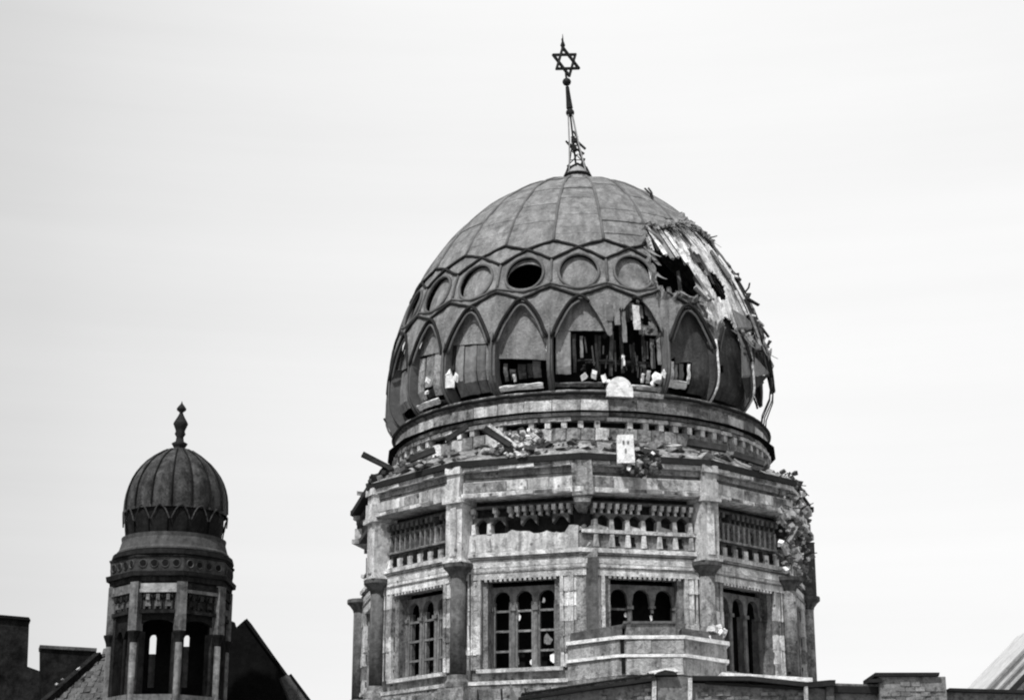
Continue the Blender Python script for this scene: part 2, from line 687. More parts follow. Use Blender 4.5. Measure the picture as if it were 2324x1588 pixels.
for k in range(22):
    c = 18 * k if k <= 11 else 18 * k - 396
    s = c + 9
    rib('seam_roll', [(s, z) for z in seq(42.2, Z_GS, 16)], 0.045, LEADM, 0.02)
    for sg in (-1, 1):
        # diagonal rolls: seam peak -> over the hexagon -> next seam shoulder
        rib('lattice_roll', [(s + sg * 9 * t, Z_GS + (Z_GC - Z_GS) * t) for t in seq(0, 1, 6)]
            + [(s + sg * (9 + 9 * t), Z_GC + (Z_HS - Z_GC) * t) for t in seq(.15, 1, 6)], 0.046, LEADR, 0.03)
        rib('hexagon_roll', [(c + sg * 9 * t, Z_HBC + (Z_HBS - Z_HBC) * t ** 1.3) for t in seq(0, 1, 8)], 0.035, LEADM, 0.02)
        rib('peak_roll', [(s + sg * 9 * t, Z_PK + (Z_AP - Z_PK) * t) for t in seq(0, 1, 8)], 0.046, LEADR, 0.03)
        if c == 18 or (c == 0 and sg == 1):
            lim = .35 if c == 0 else .18
            rib('arch_roll', [(c + sg * 8.5 * t, archz(8.5 * t)) for t in seq(0, lim, 6)], 0.05, LEADR, 0.03)
            continue
        rib('arch_roll', [(c + sg * 8.5 * t, archz(8.5 * t)) for t in seq(0, 1, 14)], 0.05, LEADR, 0.03)
        rib('arch_bead', [(c + sg * 7.3 * t, archz(7.9 * t) - .16) for t in seq(0, 1, 14)], 0.035, LEADM, -0.02)
    rib('hexagon_roll', [(s, z) for z in seq(Z_HS, Z_HBS, 6)], 0.04, LEADM, 0.02)
    # pier between two arches
    if s in (9, 81, 99, 117, 135):           # these piers were shot away
        continue
    mb = MB()
    pw = .8 if s in (27, -9) else 1.1
    sheet(mb, s - pw, s + pw, lambda th: Z_BASE - .05, lambda th: Z_SP + .35, 3, 10, off=0.0, thick=0.34)
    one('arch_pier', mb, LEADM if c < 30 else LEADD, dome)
    rib('pier_roll', [(s, z) for z in seq(Z_SP + .3, Z_BASE, 10)], 0.035, BOARD if c in (36, 54) else LEADM, 0.03)

# bare boards under the stripped lead, plank by plank
rngb = random.Random(4)
th = 24.0
while th < 116:
    wd = rngb.uniform(1.7, 2.5)
    mb = MB()
    o = -0.06 - rngb.uniform(0, 0.035)
    zb_ = zl(712) + rngb.uniform(-.1, .1)
    sheet(mb, th + .07, th + wd - .07, lambda t: zb_, lambda t: zl(452), 3, 52, off=o, thick=0.03,
          keep=lambda t, z: not shot_through(t, z) and not (z < archz((t + 9) % 18 - 9) + .02), warp=lambda t, z: 0.015 * fbm(t, z))
    one_split('roof_board', mb, BOARD, dome)
    th += wd
# splintered laths left in the great hole
for i, (a, p0, b, p1, m) in enumerate([(28.2, 508, 31.5, 566, BOARD), (30.6, 505, 34.0, 572, PLANK), (33.0, 505, 36.6, 566, BOARD), (36.0, 508, 40.0, 575, BOARD),
                                       (39.5, 545, 45.0, 640, BOARD), (41.5, 600, 46.5, 648, PLANK), (40.5, 625, 44.8, 650, BOARD),
                                       (29, 515, 30.2, 555, TIMBER), (34.6, 520, 37.2, 560, TIMBER),
                                       (47.0, 540, 48.5, 575, TIMBER), (60, 520, 63, 575, PLANK), (66, 540, 69, 610, BOARD), (63.5, 600, 66, 650, BOARD),
                                       (76, 560, 79, 660, TIMBER), (80, 540, 82, 640, TIMBER), (70, 640, 72, 690, PLANK), (84, 600, 86, 700, TIMBER)]):
    one('splintered_lath', MB().beam(D(a, zl(p0), 0.03 if m is not TIMBER else -0.02), D(b, zl(p1), 0.06 if m is not TIMBER else -.02), 0.16, 0.06), m, dome, jit=0.02)

# torn strips of lead curling off the edges of the damage, broken framing inside, splinters on the outline
rgt = random.Random(31)
nstrip = 0
for q in range(4000):
    t_, z_ = rgt.uniform(24, 78), rgt.uniform(zl(705), zl(470))
    if nstrip >= 40:
        break
    if stripped(t_, z_) or not (stripped(t_ + 1.6, z_) or stripped(t_ - 1.6, z_) or stripped(t_, z_ - .2) or stripped(t_, z_ + .2)):
        continue
    w_, h_ = rgt.uniform(.5, 1.6), rgt.uniform(.15, .6)
    cu = rgt.uniform(.06, .30)
    sk = rgt.uniform(-2, 3)
    vs, fs = [], []
    for j in range(6):
        for i in range(3):
            f_ = j / 5
            vs.append(D(t_ + (i - 1) * w_ * (1 - .6 * f_) + sk * f_, z_ - h_ * f_, .04 + cu * f_ ** 1.8 + .015 * (i == 1)))
    for j in range(5):
        for i in range(2):
            b_ = j * 3 + i
            fs.append((b_, b_ + 1, b_ + 4, b_ + 3))
    one('torn_lead_strip', MB().add(vs, fs), (LEAD, LEADD, LEAD, LEADM)[rgt.randrange(4)], dome)
    nstrip += 1
for q in range(15):                          # ragged sheets hanging into the blown-out arches
    t_ = rgt.uniform(3.5, 27)
    z_ = zl(rgt.uniform(676, 700) if 9 < t_ < 18 else rgt.uniform(728, 748))
    w_, h_ = rgt.uniform(.3, 1.9), rgt.uniform(.10, .60) ** 1.2
    sk, cu = rgt.uniform(-1.2, 1.2), rgt.uniform(-.25, .12)
    vs, fs = [], []
    for j in range(6):
        for i in range(3):
            f_ = j / 5
            vs.append(D(t_ + (i - 1) * w_ * (1 - .55 * f_ * (1 + .4 * sin(j * 3 + q))) + sk * f_, z_ + .06 - h_ * f_, -.06 + cu * f_ ** 1.5))
    for j in range(5):
        for i in range(2):
            b_ = j * 3 + i
            fs.append((b_, b_ + 1, b_ + 4, b_ + 3))
    one('torn_lead_strip', MB().add(vs, fs), (LEAD, LEADD, LEADM, LEADD)[rgt.randrange(4)], dome, jit=.03)
for q in range(22):                          # splintered slats in the dark of the openings
    t_ = rgt.uniform(1, 26.5)
    p0 = rgt.uniform(745, 830)
    p1 = min(880, p0 + rgt.uniform(20, 70))
    o_ = rgt.uniform(-.7, -.3)
    one('splintered_slat', MB().beam(D(t_, zl(p0), o_), D(t_ + rgt.uniform(-.8, .8), zl(p1), o_ + rgt.uniform(-.1, .15)), rgt.uniform(.03, .08), .03),
        (STONED, LEADD, PLANK, TIMBER, LEADD)[rgt.randrange(5)], dome, jit=.01)
n_ = 0
while n_ < 10:                               # scraps of lead still nailed over the bare boards
    t_, z_ = rgt.uniform(42, 88), rgt.uniform(zl(700), zl(480))
    if not stripped(t_, z_) or shot_through(t_, z_):
        continue
    n_ += 1
    w_, h_ = rgt.uniform(.5, 2.2), rgt.uniform(.12, .55)
    vs, fs = [], []
    for j in range(5):
        for i in range(4):
            vs.append(D(t_ + (i / 3 - .5) * w_ * 2 * rgt.uniform(.7, 1.1) + j * .5, z_ - h_ * (j / 4 - .5) * 2 + rgt.uniform(-.05, .05), .0 + rgt.uniform(0, .07)))
    for j in range(4):
        for i in range(3):
            b_ = j * 4 + i
            fs.append((b_, b_ + 1, b_ + 5, b_ + 4))
    one('lead_scrap', MB().add(vs, fs), (LEAD, LEADM, LEADD)[rgt.randrange(3)], dome)
for (a, p0, o0, b, p1, o1, w_) in [(38.5, 650, -.5, 40.5, 570, -.45, .10), (50, 625, -.4, 58, 620, -.4, .1),
                                   (10.6, 735, -.5, 10.2, 870, -.55, .10), (14.6, 700, -.8, 15.0, 870, -.8, .10), (2, 800, -.75, 26, 803, -.75, .09),
                                   (21.6, 700, -.6, 22.0, 860, -.6, .08), (6.6, 742, -.6, 6.4, 868, -.6, .07), (12.4, 742, -.9, 12.6, 868, -.9, .06), (19.4, 745, -.9, 18.2, 800, -.7, .06)]:
    one('broken_frame', MB().beam(D(a, zl(p0), o0), D(b, zl(p1), o1), w_, w_), STONED, dome, jit=.01)
for q in range(11):
    a = rgt.uniform(70, 106)
    p0 = rgt.uniform(490, 700)
    L_ = rgt.uniform(.2, .7)
    z_ = zl(p0)
    d_ = rgt.uniform(-.5, .8)
    one('splintered_lath', MB().beam(D(a, z_, .0), D(a + rgt.uniform(-2, 4), z_ - L_ * d_, .04 + L_ * rgt.uniform(.05, .4)), rgt.uniform(.05, .13), .04),
        (BOARD, PLANK, TIMBER, TIMBER)[rgt.randrange(4)], dome, jit=.015)

# infill of the arches, bay by bay
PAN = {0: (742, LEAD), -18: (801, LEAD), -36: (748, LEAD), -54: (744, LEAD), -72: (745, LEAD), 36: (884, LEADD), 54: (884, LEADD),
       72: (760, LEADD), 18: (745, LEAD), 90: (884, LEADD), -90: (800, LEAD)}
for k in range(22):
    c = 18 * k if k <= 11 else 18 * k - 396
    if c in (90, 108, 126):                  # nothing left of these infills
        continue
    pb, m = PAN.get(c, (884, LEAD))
    zb_ = zl(pb)
    keep = None
    if c == 18:
        keep = lambda th, z: th > 18.8 + fbm(z * 3, 1) and fbm(th * .45, z * 2.2, 2) < 0.25
    if c == 36:
        keep = lambda th, z: not (th < 36.5 and z < zl(798))
    if c == 54:
        keep = lambda th, z: not (th < 50 and zl(790) > z > zl(800) - .0)
    mb = MB()
    if sheet(mb, c - 8.9, c + 8.9, lambda th: zb_ - 0.02 * (th - c) * (0.6 if c < 0 else 0), lambda th: max(zb_, archz((th - c) * .85) + .34), 20, 12, off=-0.24, keep=keep,
             warp=lambda th, z: .02 * fbm(th * .3, z)):
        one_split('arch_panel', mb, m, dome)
# boards, dark openings and bright sills below the damaged panels: (theta0, theta1, row0, row1, material, offset, name)
for (a, b, p0, p1, m, o, nm) in [
        (-7.4, -2.8, 744, 852, PLANK, -.26, 'loose_board'), (-2.2, -1.2, 744, 850, TIMBER, -.4, 'window_post'),
        (0.2, 1.0, 748, 800, PLANK, -.4, 'window_post'), (-1, 24, 802, 807, TIMBER, -.5, 'cross_rail'), (5.0, 5.8, 744, 870, TIMBER, -.45, 'window_post'),
        (13.0, 14.2, 700, 772, PLANK, -.05, 'loose_board'), (16.4, 18.4, 690, 744, BOARD, 0.02, 'loose_board'),
        (10.6, 12.2, 680, 735, LEAD, 0.0, 'torn_lead_strip'), (8.2, 10.0, 690, 728, LEADM, 0.03, 'torn_lead_strip'),
        (20.4, 21.2, 755, 800, TIMBER, -.35, 'loose_board'), (17.2, 17.9, 760, 850, TIMBER, -.6, 'window_post'),
        (23.0, 24.2, 750, 820, PLANK, -.35, 'loose_board'), (24.8, 25.8, 748, 812, PLANK, -.25, 'loose_board'),
        (13.2, 14.0, 796, 820, WHITE, -.3, 'loose_board'), (19.6, 20.3, 845, 872, WHITE, -.25, 'loose_board'), (21.2, 22.2, 832, 872, BOARD, -.25, 'loose_board'),
        (29, 30.4, 800, 860, BOARD, -.28, 'loose_board'), (31, 31.8, 805, 860, PLANK, -.3, 'loose_board'),
        (32.6, 34.0, 802, 856, PLANK, -.3, 'loose_board'), (35.6, 36.3, 800, 860, BOARD, -.28, 'loose_board'),
        (27.6, 34.6, 852, 872, WHITE, -.12, 'window_sill'), (8.0, 28.0, 874, 884, STONE, -.1, 'window_sill'),
        (-25.4, -11.4, 866, 878, WHITE, -.03, 'window_sill'), (-62, -50, 864, 878, WHITE, -.06, 'window_sill'),
        (-24.8, -23.6, 803, 866, PLANK, -.4, 'loose_board'), (-22.8, -20.9, 818, 866, LEADD, -.45, 'loose_board'), (-21.4, -20.6, 842, 866, BOARD, -.3, 'loose_board'),
        (-20.2, -17.6, 808, 866, LEADD, -.45, 'loose_board'), (-17.2, -15.6, 806, 866, LEADD, -.5, 'loose_board'), (-15.2, -12.6, 803, 866, PLANK, -.46, 'loose_board'),
        (-42.4, -39.2, 712, 884, PLANK, -.25, 'loose_board'), (-38.8, -34.2, 752, 884, PLANK, -.27, 'loose_board'), (-33.8, -30.8, 755, 884, PLANK, -.26, 'loose_board'),
        (-30.2, -28.4, 760, 884, PLANK, -.24, 'loose_board'), (-44, -42.8, 725, 800, TIMBER, -.26, 'loose_board'),
        (-61.4, -58, 747, 862, STONE2, -.27, 'loose_board'), (-57.6, -53, 747, 820, STONE2, -.28, 'loose_board'), (-52.6, -47, 747, 862, STONE2, -.27, 'loose_board'),
        (-57.6, -53, 832, 862, LEADD, -.34, 'loose_board'),
        (-79, -74, 748, 860, PLANK, -.26, 'loose_board'), (-73, -66, 765, 860, LEAD, -.27, 'loose_board'),
        (-62, -46, 876, 884, TIMBER, -.2, 'window_sill'),
        (-8, 7.5, 874, 884, STONE2, -.15, 'window_sill')]:
    mb = MB()
    jo = random.uniform(-.02, .02)
    sheet(mb, a, b, lambda th: zl(p1), lambda th: zl(p0) + ((b - th) * .012 if nm == 'loose_board' else 0), max(1, int((b - a) / 1.5)), 4, off=o + jo, thick=0.05)
    one(nm, mb, m, dome, jit=0.012)
# white lumps put in for the light in the bright gaps of the arches
for (a, p, rr) in [(-43.6, 815, .15), (-43.2, 834, .17), (-40.6, 822, .09), (-9.6, 789, .06), (-9.8, 782, .05), (1.2, 858, .12), (4.2, 853, .11), (7.4, 862, .08),
                   (24.0, 852, .10), (26.2, 838, .13), (27.4, 850, .11), (23.0, 868, .07), (-53.5, 812, .09), (-54.4, 842, .06), (8.8, 868, .06)]:
    q = D(a, zl(p), -.12)
    one('bright_gap_lump', MB().chunk(q, rr, random.Random(int(p * 10 + a)), 1.5), WHITE, dome)
# white half disc on the ring, put in for light through an opening
a = 12.0
q = Vector(D(a, zl(884), 0.16))
ax = Vector((cos(R(a * BAY)), sin(R(a * BAY)), 0))
nn = Vector((sin(R(a * BAY)), -cos(R(a * BAY)), 0))
poly = [(-.38, -.12), (.38, -.12)] + [(.38 * cos(t), .02 + .44 * sin(t)) for t in seq(0, pi, 14)]
vs = [q + ax * u + Vector((0, 0, v)) + nn * .08 for u, v in poly] + [q + ax * u + Vector((0, 0, v)) - nn * .1 for u, v in poly]
n_ = len(poly)
one('white_half_disc', MB().add(vs, [tuple(range(n_)), tuple(range(n_, 2 * n_))[::-1]] + [(i, (i + 1) % n_, (i + 1) % n_ + n_, i + n_) for i in range(n_)]),
    WHITE, dome, label='pale half round hatch at the foot of the broken arch')
# lead flaps bent away on the right edge
inv_rot = tower.matrix_basis.inverted()
for (A_, B_, C_, D_) in [((1682, 786, -3.9), (1746, 846, -2.0), (1684, 853, -4.1), (1694, 905, -3.7)),
                         ((1672, 748, -3.9), (1733, 790, -2.2), (1682, 788, -3.9), (1690, 806, -3.8)),
                         ((1660, 700, -3.9), (1716, 742, -2.4), (1676, 744, -3.9), (1684, 758, -3.8))]:
    a3, b3, c3, d3 = [inv_rot @ at(px, py, Y_) for px, py, Y_ in (A_, B_, C_, D_)]
    m1, m2 = (a3 + b3) / 2 + Vector((.03, -.05, .03)), (c3 + b3) / 2 + Vector((0, -.05, -.02))
    n3 = Vector((0, .03, -.04))
    vs = [a3, m1, b3, m2, c3]
    one('torn_flap', MB().add(vs + [v + n3 for v in vs], [(0, 1, 3, 4), (1, 2, 3), (9, 8, 6, 5), (8, 7, 6), (0, 5, 6, 1), (1, 6, 7, 2), (2, 7, 8, 3), (3, 8, 9, 4), (4, 9, 5, 0)]), LEAD, dome, jit=.01)
    vs = [c3 + n3 * 1.2, m2 + n3 * 1.2, b3 + n3 * 1.2, d3]
    one('flap_underside', MB().add(vs + [v + Vector((.0, .05, 0)) for v in vs], [(0, 1, 3), (1, 2, 3), (7, 5, 4), (7, 6, 5), (0, 3, 7, 4), (3, 2, 6, 7)]), TIMBER, dome)  # shade under the lead flap put into a near-black colour
for (a0, p0, o0, a1, p1, o1) in [(82, 570, 0, 86, 552, .28), (47, 430, 0, 47.5, 418, .2), (44, 436, 0, 44.3, 420, .16)]:
    one('bent_rod', MB().tube([D(a0, zl(p0), o0), D((a0 + a1) / 2, zl((p0 + p1) / 2), (o0 + o1) / 2 + .05), D(a1, zl(p1), o1)], .03, 5), IRON, dome)

for (a0, p0, o0, ta, tr_) in [(80, 772, .02, 73, 5.66), (84, 768, .05, 76, 5.68), (88, 764, .0, 80, 5.7), (86, 762, -.05, 77.5, 5.6)]:
    q0 = Vector(D(a0, zl(p0), o0))
    q1 = Vector((tr_ * sin(R(ta)), -tr_ * cos(R(ta)), 33.82))
    one('bent_rod', MB().tube([q0, q0.lerp(q1, .4) + Vector((.07, -.04, 0)), q0.lerp(q1, .75) + Vector((-.04, 0, 0)), q1], .020, 5), IRON, dome)

# ---- spire on top of the dome, leaning
sp = Vector((0, 0, 42.25))


def ax_at(py):
    """axis of the leaning spire"""
    t = (395 - py) / 305.0
    z = zat(py, 0)
    x0 = 0.0
    return Vector((x0 - 0.44 * max(0, t) ** 1.0 - 0.02, 0, z))


spire = one('spire', MB().lathe([(.46, 42.2), (.44, 42.55), (.36, 42.85), (.20, 43.02), (.05, 43.08)], 16), IRON2, tower, smooth=True)
one('base_ring', MB().tube([(.42 * sin(R(i * 18)), -.42 * cos(R(i * 18)), 42.72) for i in range(21)], .05, 5), IRON, spire)
one('base_arch', MB().tube([(-.40, -.12, 42.72), (-.28, -.14, 42.98), (0, -.15, 43.12), (.28, -.14, 42.98), (.40, -.12, 42.72)], .05, 5), IRON, spire)
for i in range(4):
    a = R(45 + 90 * i)
    p0 = Vector((.38 * sin(a), -.38 * cos(a), 42.8))
    p1 = ax_at(262) + Vector((.10 * sin(a), -.10 * cos(a), 0))
    mid = (p0 + p1) / 2 + Vector((-.03 * sin(a), .03 * cos(a), 0))
    one('leg', MB().tube([p0, mid, p1], .024, 5), IRON2, spire)
one('rod', MB().tube([ax_at(y) for y in (392, 360, 330, 300, 268)], .036, 6, .034), IRON, spire)
one('rod', MB().tube([ax_at(y) for y in (246, 225, 197)], .11, 8, .06), IRON, spire)
one('rod', MB().tube([ax_at(y) for y in (268, 246)], .035, 6), IRON, spire)
one('knob', MB().ball(ax_at(256), .14, 12, 8, sz=1.05), IRON, spire, smooth=True)
one('knob', MB().ball(ax_at(186), .145, 12, 8, sz=.95), IRON, spire, smooth=True)
one('collar', MB().ball(ax_at(243), .085, 10, 6, sz=.7), IRON, spire, smooth=True)
one('rod', MB().tube([ax_at(178), ax_at(166)], .04, 6), IRON, spire)
for (py, dx, py2, dx2, r) in [(345, 0, 322, -.24, .035), (338, .02, 352, .30, .04), (318, .05, 341, .36, .045), (362, .30, 388, .06, .04), (325, .0, 312, .16, .03),
                              (332, -.02, 345, .02, .09), (312, 0, 326, .03, .07)]:
    one('bent_strut', MB().tube([ax_at(py) + Vector((dx, -.05, 0)), ax_at(py2) + Vector((dx2, -.08, 0))], r, 5), IRON, spire)
for (pa, xa, pb, xb, r) in [(392, -.34, 350, -.12, .022), (392, .34, 352, .14, .022), (380, -.3, 352, .1, .018), (372, .24, 345, -.1, .018), (350, -.13, 318, -.05, .02), (352, .16, 322, .06, .02),
                            (345, -.1, 330, .12, .02), (330, .16, 300, .04, .03), (326, -.2, 338, -.06, .035), (366, -.18, 366, .2, .016), (342, .1, 356, .22, .04)]:
    one('bent_strut', MB().tube([ax_at(pa) + Vector((xa, -.1, 0)), ax_at((pa + pb) / 2) + Vector(((xa + xb) / 2 + .03, -.1, 0)), ax_at(pb) + Vector((xb, -.08, 0))], r, 5), IRON, spire)
# six-pointed star of two interlaced triangles, turned a little from the front
sc_ = ax_at(140) + Vector((0.05, 0, 0))
yaw, lean, RS = R(30), R(14), .50
for t in range(2):
    pts = []
    for i in range(3):
        a = pi * t + 2 * pi * i / 3 + lean * -1
        x, zz = sin(a) * RS, cos(a) * RS
        pts.append(sc_ + Vector((x * cos(yaw), x * sin(yaw) + .02 * (t - .5), zz)))
    for i in range(3):
        a_, b_ = pts[i], pts[(i + 1) % 3]
        e = (b_ - a_) * .03
        one('star_bar', MB().beam(a_ - e, b_ + e, .078, .078), IRON, spire)
tp = ax_at(112)
one('spear_tip', MB().tube([ax_at(116), ax_at(108), ax_at(104), ax_at(99), ax_at(88)], .03, 6), IRON, spire)
one('spear_tip', MB().lathe([(.02, -.16), (.085, 0), (.03, .16), (.006, .42)], 8, ax_at(103)), IRON, spire, smooth=True)

# ---- stone ring under the dome with its tooth course
prof = [(5.55, 33.9), (5.74, 33.9), (5.78, 33.82), (5.78, 33.74), (5.68, 33.70), (5.66, 33.14), (5.72, 33.10), (5.72, 33.02), (5.48, 33.0), (5.48, 32.82), (5.70, 32.80), (5.74, 32.42), (5.86, 32.40), (5.86, 32.25), (5.7, 32.2)]
mb = MB().lathe(prof, 96)
rng = random.Random(3)
mb.v = [(x * (1 + .004 * fbm(x * 3, y * 3, z * 3)), y * (1 + .004 * fbm(x * 3, y * 3, z * 3)), z + .03 * fbm(x * 1.3, y * 1.3, z)) for x, y, z in mb.v]
ring = one('drum_ring', mb, STONE2, tower)
one('tooth_groove', MB().lathe([(5.50, 33.02), (5.50, 32.79)], 96), SHADE, ring)  # black band painted as the shade inside the groove
dark_roll = [(5.82 * sin(R(i * 4)), -5.82 * cos(R(i * 4)), 33.80) for i in range(-24, 4)]
for i in range(-100, 101, 4):
    if 5 < i < 22:
        continue
    one('edge_roll', MB().tube([(5.80 * sin(R(i + t)), -5.80 * cos(R(i + t)), 33.79 + .01 * sin(i)) for t in (0, 2, 4)], .055, 5), LEADR, ring)
for i in range(-104, 105, 8):
    mbx = MB()
    for (r0_, r1_, z0_, z1_) in [(5.60, 5.735, 33.16, 33.62)]:
        aa = [i + .15, i + 7.85]
        n = 4
        A = [R(aa[0] + (aa[1] - aa[0]) * t / n) for t in range(n + 1)]
        for t in range(n):
            p = []
            for zz in (z0_, z1_):
                for (rr, an) in ((r1_, A[t]), (r1_, A[t + 1]), (r0_, A[t + 1]), (r0_, A[t])):
                    p.append((rr * sin(an), -rr * cos(an), zz))
            mbx.hexa(p)
    one('ring_block', mbx, STONE if rng.random() < .55 else STONE2, ring, jit=.016)
    for half in (0, 1):
        mbx = MB()
        A = [R(i + half * 4 + .12 + 3.76 * t / 2) for t in range(3)]
        dd = rng.uniform(-.01, .025)
        for t in range(2):
            p = []
            for zz in (32.45, 32.78):
                for (rr, an) in ((5.745 + dd, A[t]), (5.745 + dd, A[t + 1]), (5.6, A[t + 1]), (5.6, A[t])):
                    p.append((rr * sin(an), -rr * cos(an), zz))
            mbx.hexa(p)
        if rng.random() < .9:
            one('ring_block', mbx, STONE2 if rng.random() < .8 else STONE, ring, jit=.018)
tooth = MB().box(-.075, .075, -5.765, -5.50, 32.80, 33.0).mesh('tooth', STONE)
band = MB().box(-.21, .21, -5.80, -5.60, 33.0, 33.10).mesh('tooth_cap', STONE, jit=.02)
for i in range(78):
    a = 2 * pi * i / 78
    if rng.random() < .92:
        put('tooth', tooth, ring, a)
    if rng.random() < .9:
        put('tooth_cap', band, ring, a + rng.uniform(-.006, .006))

# ---- twelve sided drum
NF = 12
PH = [R(15 + 30 * i) for i in range(NF)]
HW = lambda ap: ap * tan(R(15))


def face_box(mb, ap0, ap1, z0, z1, u0=None, u1=None):
    """box across a face from apothem ap0 to ap1 (mitred at the corners when u is None)"""
    if u0 is None:
        a, b = HW(ap0), HW(ap1)
        return mb.hexa([(-b, -ap1, z0), (b, -ap1, z0), (a, -ap0, z0), (-a, -ap0, z0), (-b, -ap1, z1), (b, -ap1, z1), (a, -ap0, z1), (-a, -ap0, z1)])
    return mb.box(u0, u1, -ap1, -ap0, z0, z1)


# skirt roof between ring and cornice, ragged with debris
vs, fs = [], []
N1, N2 = 120, 5
for j in range(N2 + 1):
    for i in range(N1):
        a = 2 * pi * i / N1
        m12 = cos(R(15)) / cos(((math.degrees(a) % 30) - 15) * pi / 180)
        r_in, r_out = 5.7, 7.02 * m12
        t = j / N2
        rr = r_in + (r_out - r_in) * t
        zz = 32.45 + (31.78 - 32.45) * t + .07 * fbm(rr * sin(a) * 1.7, rr * cos(a) * 1.7, 1) * (1 if 0 < j < N2 else 0)
        vs.append((rr * sin(a), -rr * cos(a), zz))
for j in range(N2):
    for i in range(N1):
        k = (i + 1) % N1
        fs.append((j * N1 + i, (j + 1) * N1 + i, (j + 1) * N1 + k, j * N1 + k))
one('skirt_roof', MB().add(vs, fs), STONE2, tower)

m_gut = face_box(MB(), 6.2, 6.86, 31.60, 31.76).mesh('gutter', LEADR, jit=.02)
m_cy1 = face_box(MB(), 6.2, 6.78, 31.46, 31.597).mesh('cyma', STONE, jit=.012)
m_cy2 = face_box(MB(), 6.2, 6.68, 31.30, 31.457).mesh('cyma', STONE2, jit=.012)
m_cy3 = face_box(MB(), 6.2, 6.66, 31.19, 31.297).mesh('cyma', STONED, jit=.012)
m_band = face_box(MB(), 6.1, 6.72, 30.86, 31.187).mesh('cornice_band', STONE, jit=.012)
m_fil = face_box(MB(), 6.1, 6.80, 30.72, 30.857).mesh('cornice_fillet', STONE, jit=.012)
AW = 6.14                                     # apothem of the recessed frieze backing
AJ = 6.42                                     # apothem of the wall face

m_back = face_box(MB(), AW - .45, AW, 29.26, 30.718).mesh('frieze_backing', STONEK)  # near-black colour adds to the shade under the cornice
mb = MB()
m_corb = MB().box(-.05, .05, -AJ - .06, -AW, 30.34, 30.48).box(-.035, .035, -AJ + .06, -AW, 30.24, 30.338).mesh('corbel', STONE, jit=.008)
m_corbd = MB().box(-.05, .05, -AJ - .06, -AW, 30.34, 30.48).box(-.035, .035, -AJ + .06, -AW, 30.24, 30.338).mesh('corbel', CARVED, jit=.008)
m_shelf = face_box(MB(), AW, AJ - .02, 30.482, 30.56).mesh('corbel_shelf', STONED, jit=.01)


def arch_piece(w, h, ap0, ap1, z0):
    """small pointed arch between two posts"""
    mb = MB()
    n = 6
    for i in range(n):
        u0, u1 = -w / 2 + w * i / n, -w / 2 + w * (i + 1) / n
        f = lambda u: z0 + h * (1 - (abs(u) / (w / 2)) ** 1.5) * .85
        mb.hexa([(u0, -ap1, f(u0)), (u1, -ap1, f(u1)), (u1, -ap0, f(u1)), (u0, -ap0, f(u0)),
                 (u0, -ap1, z0 + h), (u1, -ap1, z0 + h), (u1, -ap0, z0 + h), (u0, -ap0, z0 + h)])
    return mb


m_niche = arch_piece(.445, .26, AW, AJ - .06, 29.98).mesh('niche_arch', CARVED, jit=.006)  # arches darkened to deepen the shade in the niches
m_nichep = arch_piece(.445, .26, AW, AJ - .04, 29.98).mesh('niche_arch', CARVED, jit=.006)
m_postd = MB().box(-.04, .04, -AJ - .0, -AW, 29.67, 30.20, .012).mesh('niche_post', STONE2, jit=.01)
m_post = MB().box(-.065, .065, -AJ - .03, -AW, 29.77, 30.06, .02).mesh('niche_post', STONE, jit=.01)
m_hole = MB().box(-.13, .13, -AW - .012, -AW + .2, 29.84, 30.14).mesh('niche_hole', SHADE)  # black block stands in for the dark inside a niche
m_fill = MB().hexa([(-.14, -AJ + .03, 29.77), (.14, -AJ + .03, 29.77), (.14, -AW, 29.77), (-.14, -AW, 29.77),
                    (-.14, -AJ + .05, 29.93), (.14, -AJ + .05, 29.86), (.14, -AW, 29.92), (-.14, -AW, 29.98)]).mesh('niche_fill', STONE, jit=.02)
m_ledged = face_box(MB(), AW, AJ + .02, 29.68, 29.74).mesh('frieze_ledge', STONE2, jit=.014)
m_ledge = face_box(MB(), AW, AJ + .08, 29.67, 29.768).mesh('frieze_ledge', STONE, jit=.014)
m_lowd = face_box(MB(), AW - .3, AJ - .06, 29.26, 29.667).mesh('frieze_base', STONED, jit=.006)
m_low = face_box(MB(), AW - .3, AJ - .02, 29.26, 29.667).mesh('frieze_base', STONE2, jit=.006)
m_slot = MB().box(-.07, .07, -AJ - .005, -AJ + .1, 29.36, 29.60).box(-.10, .10, -AJ - .004, -AJ + .1, 29.345, 29.42).mesh('slot', SHADE)  # black blocks painted as the dark of the slots
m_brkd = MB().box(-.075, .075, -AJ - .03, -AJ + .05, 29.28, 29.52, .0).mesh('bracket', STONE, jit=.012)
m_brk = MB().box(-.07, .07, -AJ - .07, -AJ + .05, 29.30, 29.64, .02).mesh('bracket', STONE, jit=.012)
m_str1 = face_box(MB(), AW - .3, AJ + .10, 29.14, 29.257).mesh('string_course', STONE, jit=.012)
m_str2 = face_box(MB(), AW - .3, AJ + .02, 28.98, 29.137).mesh('string_course', STONE, jit=.008)
m_str3 = face_box(MB(), AW - .3, AJ + .07, 28.84, 28.977).mesh('string_course', STONE, jit=.008)
m_lint = face_box(MB(), AW - .3, AJ + .06, 28.52, 28.837).mesh('lintel', STONE, jit=.008)
WIN = 1.04


def tooth_row(z):
    mb = MB()
    for i in range(15):
        u = -WIN + .07 + i * (2 * WIN - .14) / 14
        mb.box(u - .035, u + .035, -AJ - .06, -AJ + .1, z - .07, z, .0)
    return mb


